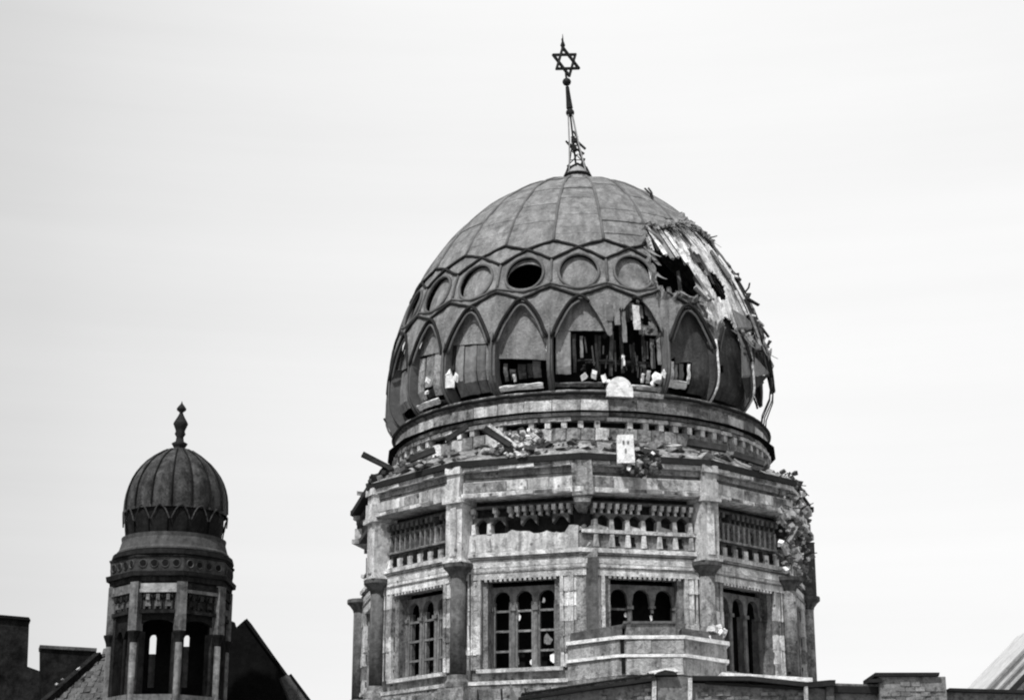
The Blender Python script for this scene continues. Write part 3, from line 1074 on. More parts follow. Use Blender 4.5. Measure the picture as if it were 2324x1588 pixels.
m_bead = face_box(MB(), AW - .3, AJ + .085, 28.70, 28.745).mesh('bead_moulding', STONE2, jit=.01)
m_bead2 = face_box(MB(), AW - .3, AJ + .06, 29.05, 29.085).mesh('bead_moulding', STONED, jit=.01)
m_teeth = tooth_row(28.52).mesh('lintel_teeth', STONE)
m_jamb = MB().box(-.24, .24, -AJ - .06, -AJ + .45, 25.95, 28.517).mesh('jamb', STONE, jit=.01)
m_jblk = []
for q in range(5):
    jm = MB()
    for (a_, b_, d_) in ((-.24, -.15, .06), (-.146, -.02, .03), (-.016, .11, .055), (.114, .24, .02)):
        jm.box(a_, b_, -AJ - d_, -AJ + .2, 0, .392)
    m_jblk.append(jm.mesh('jamb_block', STONE if q != 2 else STONE2, jit=.014))
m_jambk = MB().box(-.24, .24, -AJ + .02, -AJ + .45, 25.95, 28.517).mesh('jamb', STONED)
m_jamb2 = MB().box(-.10, .10, -AJ + .06, -AJ + .5, 26.12, 28.515).mesh('jamb_fillet', STONE2, jit=.008)
m_sill = MB().box(-1.2, 1.2, -AJ - .14, -AJ + .4, 26.02, 26.12).mesh('sill', STONE, jit=.012)
m_sillw = face_box(MB(), AW - .4, AJ - .02, 25.80, 26.017).mesh('sill_wall', STONE2, jit=.006)
m_bc = face_box(MB(), AW - .4, AJ + .20, 25.70, 25.797).mesh('base_ledge', STONE, jit=.02)
m_bw = face_box(MB(), AW - .5, AJ + .16, 22.0, 25.697).mesh('base_wall', STONE2)
mb = MB().box(-.30, .30, -AJ - .26, -AJ + .1, 0, .36)
m_base_blk = mb.mesh('base_block', STONE2, jit=.02)

# window parts: plate with three round heads
LW, MW = .27, .0
CEN = (-.63, 0.0, .63)
mb = MB()
zt_, zs_ = 28.36, 27.95
for ce in CEN:
    n = 12
    for i in range(n):
        u0, u1 = -.315 + .63 * i / n, -.315 + .63 * (i + 1) / n

        def f(u):
            if abs(u) >= .25:
                return 27.80
            return 27.97 + .27 * sqrt(max(0, 1 - (u / .25) ** 2))
        um = (u0 + u1) / 2
        a0_, a1_ = (f(u0), f(u1))
        if abs(um) > .25:
            a0_ = a1_ = 27.80
        mb.hexa([(ce + u0, -AJ + .34, a0_), (ce + u1, -AJ + .34, a1_), (ce + u1, -AJ + .5, a1_), (ce + u0, -AJ + .5, a0_),
                 (ce + u0, -AJ + .34, zt_), (ce + u1, -AJ + .34, zt_), (ce + u1, -AJ + .5, zt_), (ce + u0, -AJ + .5, zt_)])
m_whead = mb.mesh('window_head', WINF, jit=.004)
m_mull = MB().tube([(0, -AJ + .38, 26.12), (0, -AJ + .38, 27.72)], .07, 8).box(-.045, .045, -AJ + .42, -AJ + .62, 26.12, 27.79).box(-.085, .085, -AJ + .28, -AJ + .47, 27.70, 27.80).box(-.09, .09, -AJ + .28, -AJ + .47, 26.12, 26.22).mesh('mullion', WINF)
m_munt = MB().box(-.235, .235, -AJ + .37, -AJ + .42, -.03, .03).mesh('muntin', STONE2)
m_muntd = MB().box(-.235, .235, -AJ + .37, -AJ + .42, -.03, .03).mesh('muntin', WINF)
m_sash = MB().box(-.03, .03, -AJ + .36, -AJ + .48, 26.12, 27.95).mesh('sash_bar', WINF)
m_pane = MB().box(-.20, .20, -AJ + .37, -AJ + .38, -.19, .19).mesh('pane', SKYW)
m_paned = MB().box(-.215, .215, -AJ + .37, -AJ + .38, -.21, .21).mesh('pane', SHADE)


def fleck(w, h, seed):  # flat fleck standing in for sky seen through the drum
    rg = random.Random(seed)
    pts = []
    for i in range(7):
        a = 2 * pi * i / 7
        pts.append((cos(a) * w * rg.uniform(.5, 1.1), sin(a) * h * rg.uniform(.5, 1.1)))
    return MB().prism(pts, 'y', -AJ + .425, -AJ + .435)


def window(i, phi, zbot=26.12, full=True, heads=True):
    wn = put('window', None, tower, phi)
    put('window_head', m_whead, wn)
    ms = (-.945, -.315, .315, .945)
    for q, u in enumerate(ms):
        if i == 0 and q == 2:                # one mullion shot away, its top stump left
            one('mullion_stump', MB().tube([(u, -AJ + .40, 27.62), (u, -AJ + .40, 27.74)], .05, 8).box(u - .085, u + .085, -AJ + .32, -AJ + .48, 27.74, 27.81), WINF, wn)
            continue
        put('mullion', m_mull, wn, loc=(u, 0, 0))
    one('dark_screen', MB().box(-1.05, 1.05, -AJ + 1.2, -AJ + 1.3, 25.9, 28.6), SHADE, wn)  # added black screen keeps the window opening dark
    return wn


def rowz(q):
    return (26.62, 27.16, 27.70)[q]


# interior; the floor is added to block light between drum and dome
one('light_stop_floor', MB().lathe([(.01, 33.25), (6.0, 33.25)], 24), SHADE, tower)
one('drum_core', MB().lathe([(5.0, 22.0), (5.0, 31.5), (.1, 31.6)], 24), SHADE, tower)

rngf = random.Random(11)
for i in range(NF):
    phi = PH[i]
    deg = round(math.degrees(phi))
    vis = deg in (15, 45, 75, 285, 315, 345)
    fi = {345: -15, 315: -45, 285: -75}.get(deg, deg)
    # cornice of this face
    co = put('cornice', m_gut, tower, phi)
    if fi == 75:
        co.data = face_box(MB(), 6.2, 6.70, 31.60, 31.76).mesh('gutter', LEADR, jit=.08)
    for nm_, me in (('cyma', m_cy1), ('cyma', m_cy2), ('cyma', m_cy3), ('cornice_band', m_band), ('cornice_fillet', m_fil)):
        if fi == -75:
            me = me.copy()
            me.materials[0] = STONED  # cornice pieces of this face take a darker stone
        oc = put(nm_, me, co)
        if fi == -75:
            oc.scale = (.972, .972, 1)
    if vis and fi != -75:
        for (nm_, ap_, z0_, z1_, nb_) in (('cornice_block', 6.735, 30.875, 31.17, 5), ('cornice_block', 6.815, 30.735, 30.845, 6), ('cyma_block', 6.795, 31.475, 31.585, 6)):
            hw_ = HW(ap_) - .30
            for q in range(nb_):
                if rngf.random() < .10:
                    continue
                u0, u1 = -hw_ + 2 * hw_ * q / nb_ + .008, -hw_ + 2 * hw_ * (q + 1) / nb_ - .008
                ap2 = ap_ + rngf.uniform(-.006, .03)
                m_ = STONE if rngf.random() < .7 else STONE2
                put(nm_, MB().box(u0, u1, -ap2, -ap_ + .1, z0_ + rngf.uniform(0, .02), z1_ - rngf.uniform(0, .02)).mesh(nm_, m_, jit=.014), co)
    # frieze
    fr = put('frieze', m_back, tower, phi)
    put('corbel_shelf', m_shelf, fr)
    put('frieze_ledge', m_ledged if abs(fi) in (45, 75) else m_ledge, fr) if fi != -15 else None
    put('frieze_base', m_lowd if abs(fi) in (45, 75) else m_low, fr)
    if vis:
        for q in range(14):
            u = -1.36 + q * 2.72 / 13
            if fi == -15 and q in (1, 2):
                continue
            if rngf.random() < .93:
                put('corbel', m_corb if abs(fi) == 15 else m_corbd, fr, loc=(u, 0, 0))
        for q in range(7):
            u = -1.335 + q * .445
            hole_zone = fi == -15 and u > -.55
            if not hole_zone:
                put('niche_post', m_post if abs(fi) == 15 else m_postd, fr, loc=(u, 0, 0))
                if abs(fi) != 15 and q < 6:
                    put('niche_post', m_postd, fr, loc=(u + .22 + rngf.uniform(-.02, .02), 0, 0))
            if q < 6:
                uc = u + .2225
                gone = fi == -15 and uc > -.4
                if not gone or q in (3, 5):
                    put('niche_arch', m_niche if fi != -15 else m_nichep, fr, loc=(uc, 0, 0))
                if gone:
                    continue
                if fi in (15, -45, 45) and q % 2 == 1 or (fi == -15):
                    put('niche_hole', m_hole, fr, loc=(uc, 0, 0))
                elif fi in (15,):
                    put('niche_fill', m_fill, fr, loc=(uc, 0, 0))
                elif rngf.random() < .5:
                    put('niche_hole', m_hole, fr, loc=(uc, 0, 0))
        for q in range(7):
            u = -1.335 + q * .445
            if fi == -15 and q not in (0, 1):
                continue
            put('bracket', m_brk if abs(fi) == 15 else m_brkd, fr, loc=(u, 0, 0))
        for q in range(6):
            u = -1.11 + q * .445
            if fi == 15 and q not in (1, 2, 4, 5):
                continue
            if fi == -15 and q != 0:
                continue
            put('slot', m_slot, fr, loc=(u - (.1 if fi == 15 else 0), 0, 0))
    else:
        for q in range(7):
            put('niche_post', m_post, fr, loc=(-1.335 + q * .445, 0, 0))
    # wall
    wl = put('drum_wall', m_lint, tower, phi)
    for me in (m_str1, m_str2, m_str3):
        put('string_course', me, wl)
    put('lintel_teeth', m_teeth, wl)
    put('bead_moulding', m_bead, wl)
    put('bead_moulding', m_bead2, wl)
    for sg in (-1, 1):
        put('jamb', m_jambk if vis else m_jamb, wl, loc=(sg * 1.36, 0, 0))
        if vis:
            for q in range(6):
                o_ = put('jamb_block', m_jblk[rngf.randrange(5)], wl, loc=(sg * 1.36 + rngf.uniform(-.008, .008), rngf.uniform(-.015, .012), 26.11 + q * .40))
                o_.scale = (sg, 1, 1)
        put('jamb_fillet', m_jamb2, wl, loc=(sg * 1.04, 0, 0))
    put('sill', m_sill, wl)
    put('sill_wall', m_sillw, wl)
    put('base_ledge', m_bc, wl)
    put('base_wall', m_bw, wl)
    if vis:
        for rw in range(3):
            for q in range(5):
                u = -1.42 + q * .66 + (.2 if rw % 2 else 0)
                if abs(u) < 1.55:
                    put('base_block', m_base_blk, wl, loc=(u + rngf.uniform(-.02, .02), rngf.uniform(-.03, .03), 25.22 - rw * .42))
    wn = window(0 if fi == 15 else 1, phi)
    if vis:
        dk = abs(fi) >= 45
        for ci, ce in enumerate(CEN):
            for q in range(3):
                if fi in (45, 75) or fi == 15 and not (ci == 0 and q == 2):
                    continue
                if abs(fi) == 45 and rngf.random() < .0:
                    continue
                put('muntin', m_muntd if dk else m_munt, wn, loc=(ce, 0, rowz(q)))
            if fi in (-45, -15):
                put('sash_bar', m_sash, wn, loc=(ce - .225, 0, 0))
                if fi == -15:
                    put('sash_bar', m_sash, wn, loc=(ce + .225, 0, 0))
            if fi == -45:
                put('sash_bar', m_sash, wn, loc=(ce - .16, .03, 0))
    else:
        for ce in CEN:
            put('sash_bar', m_sash, wn, loc=(ce, 0, 0))
    if fi == -15:
        for (u, z, ww, hh, sd) in [(-.36, 27.72, .06, .13, 1), (.63, 26.90, .13, .22, 2), (-.22, 26.38, .06, .17, 3), (.17, 26.32, .05, .1, 9), (.80, 26.40, .12, .20, 4), (.52, 27.95, .05, .09, 5), (-.17, 27.55, .05, .12, 6)]:
            one('sky_fleck', fleck(ww, hh, sd).add([], []), SKYW if sd != 2 else STONE2, wn).location = (u, 0, z)
    if fi == 15:
        for (u, z, ww, hh, sd) in [(.30, 27.50, .055, .12, 1), (-.40, 27.55, .07, .09, 2), (.33, 27.72, .04, .06, 3)]:
            one('sky_fleck', fleck(ww, hh, sd), SKYW, wn).location = (u, 0, z)

# the shell hole in the frieze of the left front face
ph = PH[11]
mb = MB()
n = 26
hole = MB()


def rag(u):
    base = 29.72
    if u > -.35:
        base = 29.80 - .06 * sin(u * 3) + .05 * fbm(u * 3, 1)
    if u > .75:
        base = 29.70 + (.18 if u > 1.25 else 0) + .06 * fbm(u * 5, 2)
    if u < -.35:
        base = 29.768
    return base


for q in range(n):
    u0, u1 = -1.62 + 3.24 * q / n, -1.62 + 3.24 * (q + 1) / n
    a0_, a1_ = rag(u0), rag(u1)
    d0, d1 = AJ + .06 + .05 * fbm(u0 * 4, 5), AJ + .06 + .05 * fbm(u1 * 4, 5)
    mb.hexa([(u0, -d0, 29.262), (u1, -d1, 29.262), (u1, -AW, 29.262), (u0, -AW, 29.262), (u0, -d0 + .05, a0_), (u1, -d1 + .05, a1_), (u1, -AW, a1_), (u0, -AW, a0_)])
one('broken_masonry', mb, STONE, tower, rz=ph, label='pale broken masonry under the black shell hole in the frieze')
one('shell_hole', MB().box(-.42, 1.42, -AW - .03, -AW + .1, 29.6, 30.17), SHADE, tower, rz=ph)  # black box put in for the dark of the hole

# ---- corner piers
m_pblk = MB().box(-.26, .26, -6.98, -6.2, 29.06, 30.60).box(-.32, .32, -7.05, -6.3, 28.98, 29.057).mesh('pier_block', STONE, jit=.012)
m_pblkd = MB().box(-.31, .31, -7.02, -6.2, 28.98, 30.60).mesh('pier_block', STONED, jit=.012)  # darker copy: the shade on the right-hand pier is in its colour
m_pstrip = MB().box(-.10, .10, -7.02, -6.3, 29.16, 30.50).mesh('pier_strip', STONE, jit=.006)
m_ptop = MB().box(-.30, .30, -7.10, -6.3, 30.603, 30.74).box(-.23, .23, -7.07, -6.3, 30.743, 31.16).box(-.21, .21, -7.02, -6.3, 31.163, 31.40).box(-.25, .25, -7.08, -6.3, 31.403, 31.60).mesh('pier_head', STONE, jit=.012)
m_cap = MB().lathe([(.22, 28.58), (.24, 28.66), (.33, 28.78), (.42, 28.86), (.42, 28.97)], 12, (0, -6.72, 0)).mesh('capital', STONED, smooth=False)
m_shaft = MB().tube([(0, -6.72, 25.98), (0, -6.72, 28.58)], .215, 14).mesh('shaft', STONE2, smooth=True)
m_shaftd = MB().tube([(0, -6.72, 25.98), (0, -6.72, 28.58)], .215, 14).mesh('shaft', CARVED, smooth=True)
m_cbase = MB().lathe([(.36, 25.64), (.36, 25.78), (.28, 25.86), (.27, 25.98)], 12, (0, -6.72, 0)).mesh('shaft_base', STONE2)
m_cback = MB().box(-.34, .34, -6.62, -6.0, 25.64, 28.98).mesh('pier_back', CARVED, jit=.01)
m_cfoot = MB().hexa([(-.42, -7.06, 22), (.42, -7.06, 22), (.42, -6.3, 22), (-.42, -6.3, 22), (-.42, -7.06, 25.63), (.42, -7.06, 25.63), (.42, -6.3, 25.63), (-.42, -6.3, 25.63)]).mesh('pier_foot', STONE2, jit=.012)
for i in range(NF):
    deg = 30 * i
    fi = deg if deg <= 180 else deg - 360
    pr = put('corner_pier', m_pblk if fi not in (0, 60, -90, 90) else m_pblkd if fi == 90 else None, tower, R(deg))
    if fi == 0:                              # stripped by the shell: only the back pilaster and a hanging stump remain
        one('pier_back', MB().box(-.16, .42, -6.66, -6.1, 25.64, 29.26), STONE2, pr, jit=.015)
        one('pier_strip', MB().box(.10, .42, -6.68, -6.1, 25.64, 29.0), CARVED, pr, jit=.01)  # dark strip painted as the shadow right of the pilaster
        one('pier_head', MB().box(-.26, .30, -7.02, -6.3, 30.62, 31.55).box(-.22, .24, -6.98, -6.3, 30.44, 30.617).hexa(
            [(-.10, -6.82, 30.25), (.12, -6.82, 30.25), (.12, -6.4, 30.25), (-.10, -6.4, 30.25), (-.2, -6.95, 30.437), (.22, -6.95, 30.437), (.22, -6.3, 30.437), (-.2, -6.3, 30.437)]), STONE2, pr, jit=.03)
        rg = random.Random(21)
        for q in range(34):
            u, zz = rg.uniform(-.9, .55), rg.uniform(29.1, 29.95)
            if zz > 29.75 and u < -.2:
                continue
            one('broken_masonry', MB().chunk((u, -6.42 - rg.uniform(0, .14) + abs(u) * .24, zz), rg.uniform(.06, .16), rg, .8), STONE if rg.random() < .75 else STONE2, pr)
    else:
        if fi not in (60, 90, -90):
            put('pier_head', m_ptop, pr)
        if fi not in (60, 90, -90):
            put('pier_strip', m_pstrip, pr)
        put('capital', m_cap, pr)
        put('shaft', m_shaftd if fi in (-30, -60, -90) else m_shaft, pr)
        put('shaft_base', m_cbase, pr)
        if fi != -90:
            put('pier_back', m_cback, pr)
    put('pier_foot', m_cfoot, pr)
# torn corner on the right: lumps of masonry where the pier and cornice broke off
rg = random.Random(5)
for q in range(230):
    t = rg.random()
    a = R(rg.uniform(55, 71) if t > .3 else rg.uniform(58, 78))
    zz = rg.uniform(29.0, 31.9)
    rr = 6.62 + rg.uniform(-.1, .34) - (.1 if zz > 31.3 else 0)
    r_ = rg.uniform(.045, .13)
    one('broken_masonry', MB().chunk((rr * sin(a), -rr * cos(a), zz), r_, rg, .85), (STONE, STONE2, STONE2, STONED, WHITE)[rg.randrange(5)], tower)
for (px, py, r_) in [(1795, 1080, .09), (1793, 1095, .2), (1808, 1078, .1), (1800, 1090, .16), (1826, 1120, .13), (1836, 1146, .08), (1812, 1105, .18), (1780, 1075, .12)]:
    q = at(px, py, -2.0)
    one('broken_masonry', MB().chunk(q, r_, rg, .9), STONED, tower)
one('broken_masonry', MB().tube([at(1795, 1262, -3.4), at(1786, 1245, -3.4), at(1800, 1225, -3.3), at(1816, 1198, -3.2)], .09, 6, .05), WHITE, tower)

for q in range(26):
    a = R(rg.uniform(56, 74))
    zz = rg.uniform(29.4, 32.1)
    rr = 6.75
    p_ = Vector((rr * sin(a), -rr * cos(a), zz))
    d_ = Vector((rg.uniform(.0, .5), rg.uniform(-.3, .1), rg.uniform(-.25, .35)))
    one('bent_rod', MB().tube([p_, p_ + d_ * .5 + Vector((0, 0, .05)), p_ + d_], .014, 4), IRON, tower)
# mass of the building below, out of the picture
one('lower_block', MB().box(-9.2, 9.2, -7.5, 11, 0, 22.4), STONE2, tower)
one('bent_rod', MB().tube([at(870, 945, 0), at(884, 968, 0), at(893, 985, 0)], .035, 5), IRON, tower)

# ================================================================== loose timbers, stones and rubble on the cornice
for (nm, pa, pb, Y, wx, m, lab) in [
        ('broken_timber', (822, 1030), (896, 1066), -2.6, .13, TIMBER, 'short dark timber sticking out left over the drum cornice'),
        ('broken_timber', (1098, 972), (1160, 1010), -6.35, .15, TIMBER, 'dark split beam lying aslant below the tooth course'),
        ('broken_timber', (1012, 998), (1062, 966), -6.1, .13, TIMBER, 'dark thin beam leaning against the ring left of the pale rubble'),
        ('broken_timber', (1112, 968), (1172, 1012), -6.3, .10, BOARD, 'pale splintered lath lying along the dark split beam'),
        ('broken_timber', (930, 1042), (988, 1020), -5.2, .16, TIMBER, 'thick charred beam lying on the left skirt roof'),
        ('broken_timber', (1560, 1003), (1650, 1018), -5.7, .17, TIMBER, 'long charred beam lying on the right skirt roof'),
        ('broken_timber', (1452, 1022), (1496, 1026), -6.6, .11, TIMBER, 'short black beam beside the white block on the cornice'),
        ('broken_timber', (1665, 1030), (1735, 1052), -5.0, .14, TIMBER, 'black beam slanting down at the right end of the skirt roof')]:
    a_, b_ = at(*pa, Y), at(*pb, Y)
    base = (a_ + b_) / 2
    base.z = min(a_.z, b_.z)
    me = MB().beam(a_ - base, b_ - base, wx, wx).mesh('broken_timber', m, jit=.02)
    thing(nm, lab, 'timber', base, 'timbers blown onto the cornice', me)

c_ = at(1421, 1053, -6.92)
blk = thing('stone_block', 'white stone block with dark marks hanging over the front cornice', 'stone block', c_)
one('block', MB().box(-.24, .22, -.22, .25, 0, .78, .02), WHITE, blk, jit=.02)
one('mark', MB().box(-.10, -.05, -.238, -.2, .50, .60), STONE2, blk)
one('mark', MB().box(.02, .08, -.238, -.2, .50, .59), STONE2, blk)
one('mark', MB().box(-.04, .0, -.238, -.2, .26, .38), STONE2, blk)
rg = random.Random(9)


def heap(nm, lab, items, mats):
    """debris nobody could count: one object, several materials"""
    mb = MB()
    ids = []
    for p, r, fl in items:
        mb.chunk(p, r, rg, fl)
        ids += [rg.randrange(len(mats))] * 6
    me = mb.mesh(nm, mats[0])
    for m_ in mats[1:]:
        me.materials.append(m_)
    me.polygons.foreach_set('material_index', ids)
    o = put(nm, me, None)
    o['kind'] = 'stuff'
    o['label'] = lab
    o['category'] = 'debris'


def skirt(a, t, up):
    a = R(a)
    rr = 5.78 + 1.08 * t
    return (rr * sin(a), -rr * cos(a), 32.46 - .64 * t + up)


c2 = at(1440, 1055, -6.98)
heap('rubble_heap', 'dark rubble heaped beside and below the white block on the cornice',
     [(c2 + Vector((rg.uniform(-.28, .75), rg.uniform(-.1, .1), rg.uniform(-.28, .40))), rg.uniform(.04, .10), 1) for q in range(60)], (STONED, TIMBER, STONE2, WHITE, IRON))
heap('plaster_heap', 'pale plaster heap left of centre on the skirt roof',
     [(skirt(rg.gauss(-18.5, 3.6), t, rg.uniform(-.02, .34) * (1 - t)), rg.uniform(.05, .15), .9) for t in [min(1, max(0, rg.gauss(.35, .3))) for q in range(80)]], (WHITE, STONE, STONE, BOARD, STONED))
heap('debris_heap', 'dark debris heaped at the left end of the skirt roof',
     [(skirt(rg.gauss(-64, 7), rg.uniform(0, .95), rg.uniform(0, .2)), rg.uniform(.07, .2), .9) for q in range(46)], (STONED, TIMBER, STONE2, IRON))
heap('scattered_debris', 'small debris scattered over the front and right of the skirt roof',
     [(skirt(rg.uniform(-48, 66), rg.uniform(0, 1), rg.uniform(.0, .06)), rg.uniform(.025, .085), .7) for q in range(90)]
     + [(skirt(rg.uniform(-58, 62), rg.uniform(0, .95), rg.uniform(-.03, .04)), rg.uniform(.10, .26), .45) for q in range(90)], (STONE2, STONE2, STONED, STONE2, STONE, STONE2, STONED))

# ================================================================== stepped parapet in front of the right face
p0 = at(1478, 1530, -8.4)
par = thing('stepped_parapet', 'low three sided stone parapet with two white ledges under the right front window', 'parapet', (p0.x, p0.y, 22.0))


def step(pts_px, py0, py1, m, nm, grow=0.0, Yf=-8.4, Ys=-7.2):
    """three faced course: pts_px four corner columns; front at Yf, ends at Ys"""
    Ysl = [Ys, Yf, Yf, Ys]
    n = 4
    o = []
    for j in range(2):
        for q in range(n):
            p = at(pts_px[q], py1 + ((16 if q in (0, 3) else 0)), Ysl[q]) if False else None
    zf0, zf1 = zat(py0, Yf), zat(py1, Yf)
    xs = [at(pts_px[q], py0, Ysl[q]).x for q in range(4)]
    ring0 = [(xs[q] + (-grow if q == 0 else grow if q == 3 else 0), Ysl[q] - grow, 0) for q in range(4)]
    poly = [(x, y) for x, y, _ in ring0] + [(xs[3] + grow, -6.2), (xs[0] - grow, -6.2)]
    mbx = MB().prism([(x - p0.x, y - p0.y) for x, y in poly], 'z', zf0 - 22.0, zf1 - 22.0)
    one(nm, mbx, m, par, jit=.008)


cols = (1290, 1405, 1556, 1650)
step(cols, 1700, 1532, STONE2, 'course')
step(cols, 1531.5, 1491, PARS, 'course')
step(cols, 1490.7, 1483, WHITE, 'ledge', .05)  # white stands in for the sunlit edges of the ledges
step(cols, 1482.7, 1450, PARS, 'course')
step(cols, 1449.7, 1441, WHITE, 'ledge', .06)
for (x0, x1, ya, yb) in [(1408, 1416, 1482, 1451), (1411, 1419, 1528, 1491)]:
    a_, b_ = at(x0, ya, -8.42), at(x1, yb, -8.42)
    one('open_joint', MB().box(a_.x - p0.x, b_.x - p0.x, -.03, .3, a_.z - 22, b_.z - 22), SHADE, par)  # black strip stands in for the shade in the gap
for (x0, x1, ya, yb) in [(1422, 1478, 1481, 1452), (1480, 1552, 1481, 1452), (1424, 1500, 1529, 1492), (1502, 1550, 1529, 1492)]:
    a_, b_ = at(x0, ya, -8.42), at(x1, yb, -8.42)
    one('parapet_block', MB().box(a_.x - p0.x, b_.x - p0.x, -.035, .2, a_.z - 22, b_.z - 22), PARS, par, jit=.014)
# raised sill block and its side slopes between parapet and window
a_, b_ = at(1420, 1441, -7.9), at(1532, 1414, -7.9)
one('sill_block', MB().box(a_.x - p0.x, b_.x - p0.x, -7.9 - p0.y, -6.2 - p0.y, a_.z - 22, b_.z - 22, .05), STONE2, par, jit=.012)
one('sill_cap', MB().box(a_.x - p0.x - .05, b_.x - p0.x + .03, -7.95 - p0.y, -6.2 - p0.y, b_.z - 22, b_.z - 21.94), CARVED, par, jit=.008)
for (x0, x1, ya, yb, yc) in [(1296, 1412, 1466, 1436, 1416), (1548, 1640, 1452, 1424, 1438)]:
    Yq = -7.05
    A, B = at(x0, ya, Yq), at(x1, ya, Yq)
    zc0, zc1 = zat(yb, Yq), zat(yc, Yq)
    one('side_slope', MB().prism([(A.x - p0.x, A.z - 22.05), (B.x - p0.x, A.z - 22.05), (B.x - p0.x, zc1 - 22), (A.x - p0.x, zc0 - 22)], 'y', Yq - p0.y, -6.3 - p0.y), STONED, par, jit=.01)
rg = random.Random(14)
heap('fallen_stones', 'pale stones fallen against the right column above the stepped parapet',
     [(at(rg.uniform(1608, 1645), rg.uniform(1418, 1456), -7.0), rg.uniform(.04, .11), 1.2) for q in range(14)], (WHITE, STONE))

# ================================================================== parapet wall across the foreground
YF = -11.0
fw = thing('front_parapet', 'dark weathered parapet wall with a low gable across the bottom of the view', 'wall', (at(1500, 1588, YF).x, YF, 0))
fx = fw.location.x


def fwall(nm, px, m, y0, y1, dz=0.0):
    """polygon of photo points extruded in depth"""
    poly = [(at(a, b, YF).x - fx, at(a, b, YF).z) for a, b in px]
    return one(nm, MB().prism(poly, 'y', y0, y1), m, fw, jit=.008)


fwall('wall', [(1166, 1590), (1166, 1950), (2420, 1950), (2420, 1572), (2150, 1568), (2000, 1572), (1890, 1566), (1830, 1556), (1492, 1546)], BRICK, 0, .9)
fwall('coping', [(1176, 1590), (1176, 1583), (1488, 1538), (1488, 1545)], LEADR, -.22, 1.0)
fwall('coping', [(1180, 1583), (1182, 1577), (1484, 1532), (1486, 1538)], STONE2, -.12, .9)
fwall('coping', [(1182, 1577), (1184, 1573), (1482, 1529), (1484, 1532)], LEADR, -.2, .95)
fwall('end_spike', [(1160, 1620), (1157, 1545), (1176, 1592), (1176, 1620)], BRICK, -.05, .5)
fwall('apex_cap', [(1484, 1534), (1490, 1528), (1508, 1522), (1528, 1526), (1536, 1534)], LEADR, -.25, 1.0)
fwall('apex_cap', [(1470, 1525), (1500, 1518), (1530, 1514), (1540, 1523), (1528, 1526), (1508, 1522), (1490, 1528), (1476, 1530)], WHITE, -.1, .9)
fwall('pilaster', [(1479, 1620), (1479, 1544), (1488, 1544), (1488, 1620)], STONE, -.14, .2)
fwall('pilaster', [(1491, 1640), (1491, 1536), (1560, 1536), (1560, 1640)], BRICK, -.08, .3)
fwall('pilaster', [(1560.5, 1620), (1560.5, 1538), (1569, 1538), (1569, 1620)], STONE, -.14, .2)
fwall('coping', [(1570, 1546), (1570, 1535), (1700, 1536), (1832, 1550), (1832, 1560), (1700, 1547)], LEADR, -.24, 1.0)
fwall('coping', [(1600, 1551), (1600, 1547), (1828, 1561), (1828, 1566)], LEADR, -.12, .3)
fwall('coping', [(1832, 1562), (1832, 1549), (1880, 1545), (1892, 1545), (1892, 1557), (1876, 1559)], LEADR, -.26, 1.0)
fwall('pilaster', [(1873, 1640), (1873, 1556), (1891, 1556), (1891, 1640)], STONED, -.13, .3)
fwall('drain_pipe', [(1826, 1640), (1822, 1560), (1828, 1560), (1832, 1640)], STONE, -.3, -.14)
fwall('coping', [(1892, 1571), (1892, 1556), (2000, 1559), (2000, 1574)], LEADR, -.15, 1.0)
fwall('coping', [(1892, 1556), (1892, 1550), (1998, 1554), (2000, 1559)], STONE2, -.1, .95)
fwall('coping', [(2150, 1569), (2150, 1562), (2420, 1570), (2420, 1577)], LEADR, -.2, 1.0)
# bricks that show in the face of the wall
rg = random.Random(2)
for row in range(5):
    for q in range(60):
        px = 1200 + q * 17 + (8 if row % 2 else 0)
        py = 1552 + row * 9
        if px < 1488 and py < 1594 - (px - 1176) * .144 + 8:
            continue
        if 1470 < px < 1580 or px > 1812 or rg.random() < .55:
            continue
        if px > 1570 and py < 1556 + (px - 1600) * .06:
            continue
        a_, b_ = at(px, py + 7.5, YF), at(px + 15, py, YF)
        put('brick', MB().box(a_.x - fx, b_.x - fx, -.03 - rg.random() * .03, .1, a_.z, b_.z).mesh('brick', BRICK if rg.random() < .7 else STONE2, jit=.008), fw)
# ledge behind the wall on the right, white put in for its sunlit edge
A, B = at(1640, 1535, -9.2), at(1845, 1536, -9.2)
pl = thing('pale_ledge', 'ledge running along the foot of the drum on the right, painted white as if sunlit', 'ledge', (A.x, -9.2, 0))
one('ledge_slab', MB().hexa([(0, 0, 22), (B.x - A.x, 0, 22), (B.x - A.x, 2.2, 22), (0, 2.2, 22), (0, 0, A.z + .14), (B.x - A.x, 0, B.z), (B.x - A.x, 2.2, B.z), (0, 2.2, A.z + .14)]), WHITE, pl, jit=.03)
# square chimney on the right
A, B = at(2002, 1640, YF - .3), at(2146, 1534, YF - .3)
ch = thing('brick_chimney', 'squat grey brick chimney with thin dark cap at lower right', 'chimney', ((A.x + B.x) / 2, YF - .3, 22))
hw_ = (B.x - A.x) / 2
one('stack', MB().box(-hw_, hw_, 0, 1.3, 0, B.z - 22), BRICK, ch, jit=.01)
one('cap', MB().box(-hw_ - .12, hw_ * .78, -.1, 1.4, B.z - 22.003, B.z - 21.93).box(-hw_ - .26, -hw_ + .05, -.06, .4, B.z - 22.14, B.z - 22.06), LEADR, ch, jit=.015)
nb = 0
for row in range(9):
    for q in range(8):
        zz = B.z - 22 - .13 - row * .115
        x = -hw_ + .02 + q * .235 + (.11 if row % 2 else 0)
        if x + .2 < hw_ and rg.random() < .6:
            put('brick', MB().box(x, x + .21, -.028 - rg.random() * .02, .1, zz - .1, zz).mesh('brick', BRICK, jit=.008), ch)
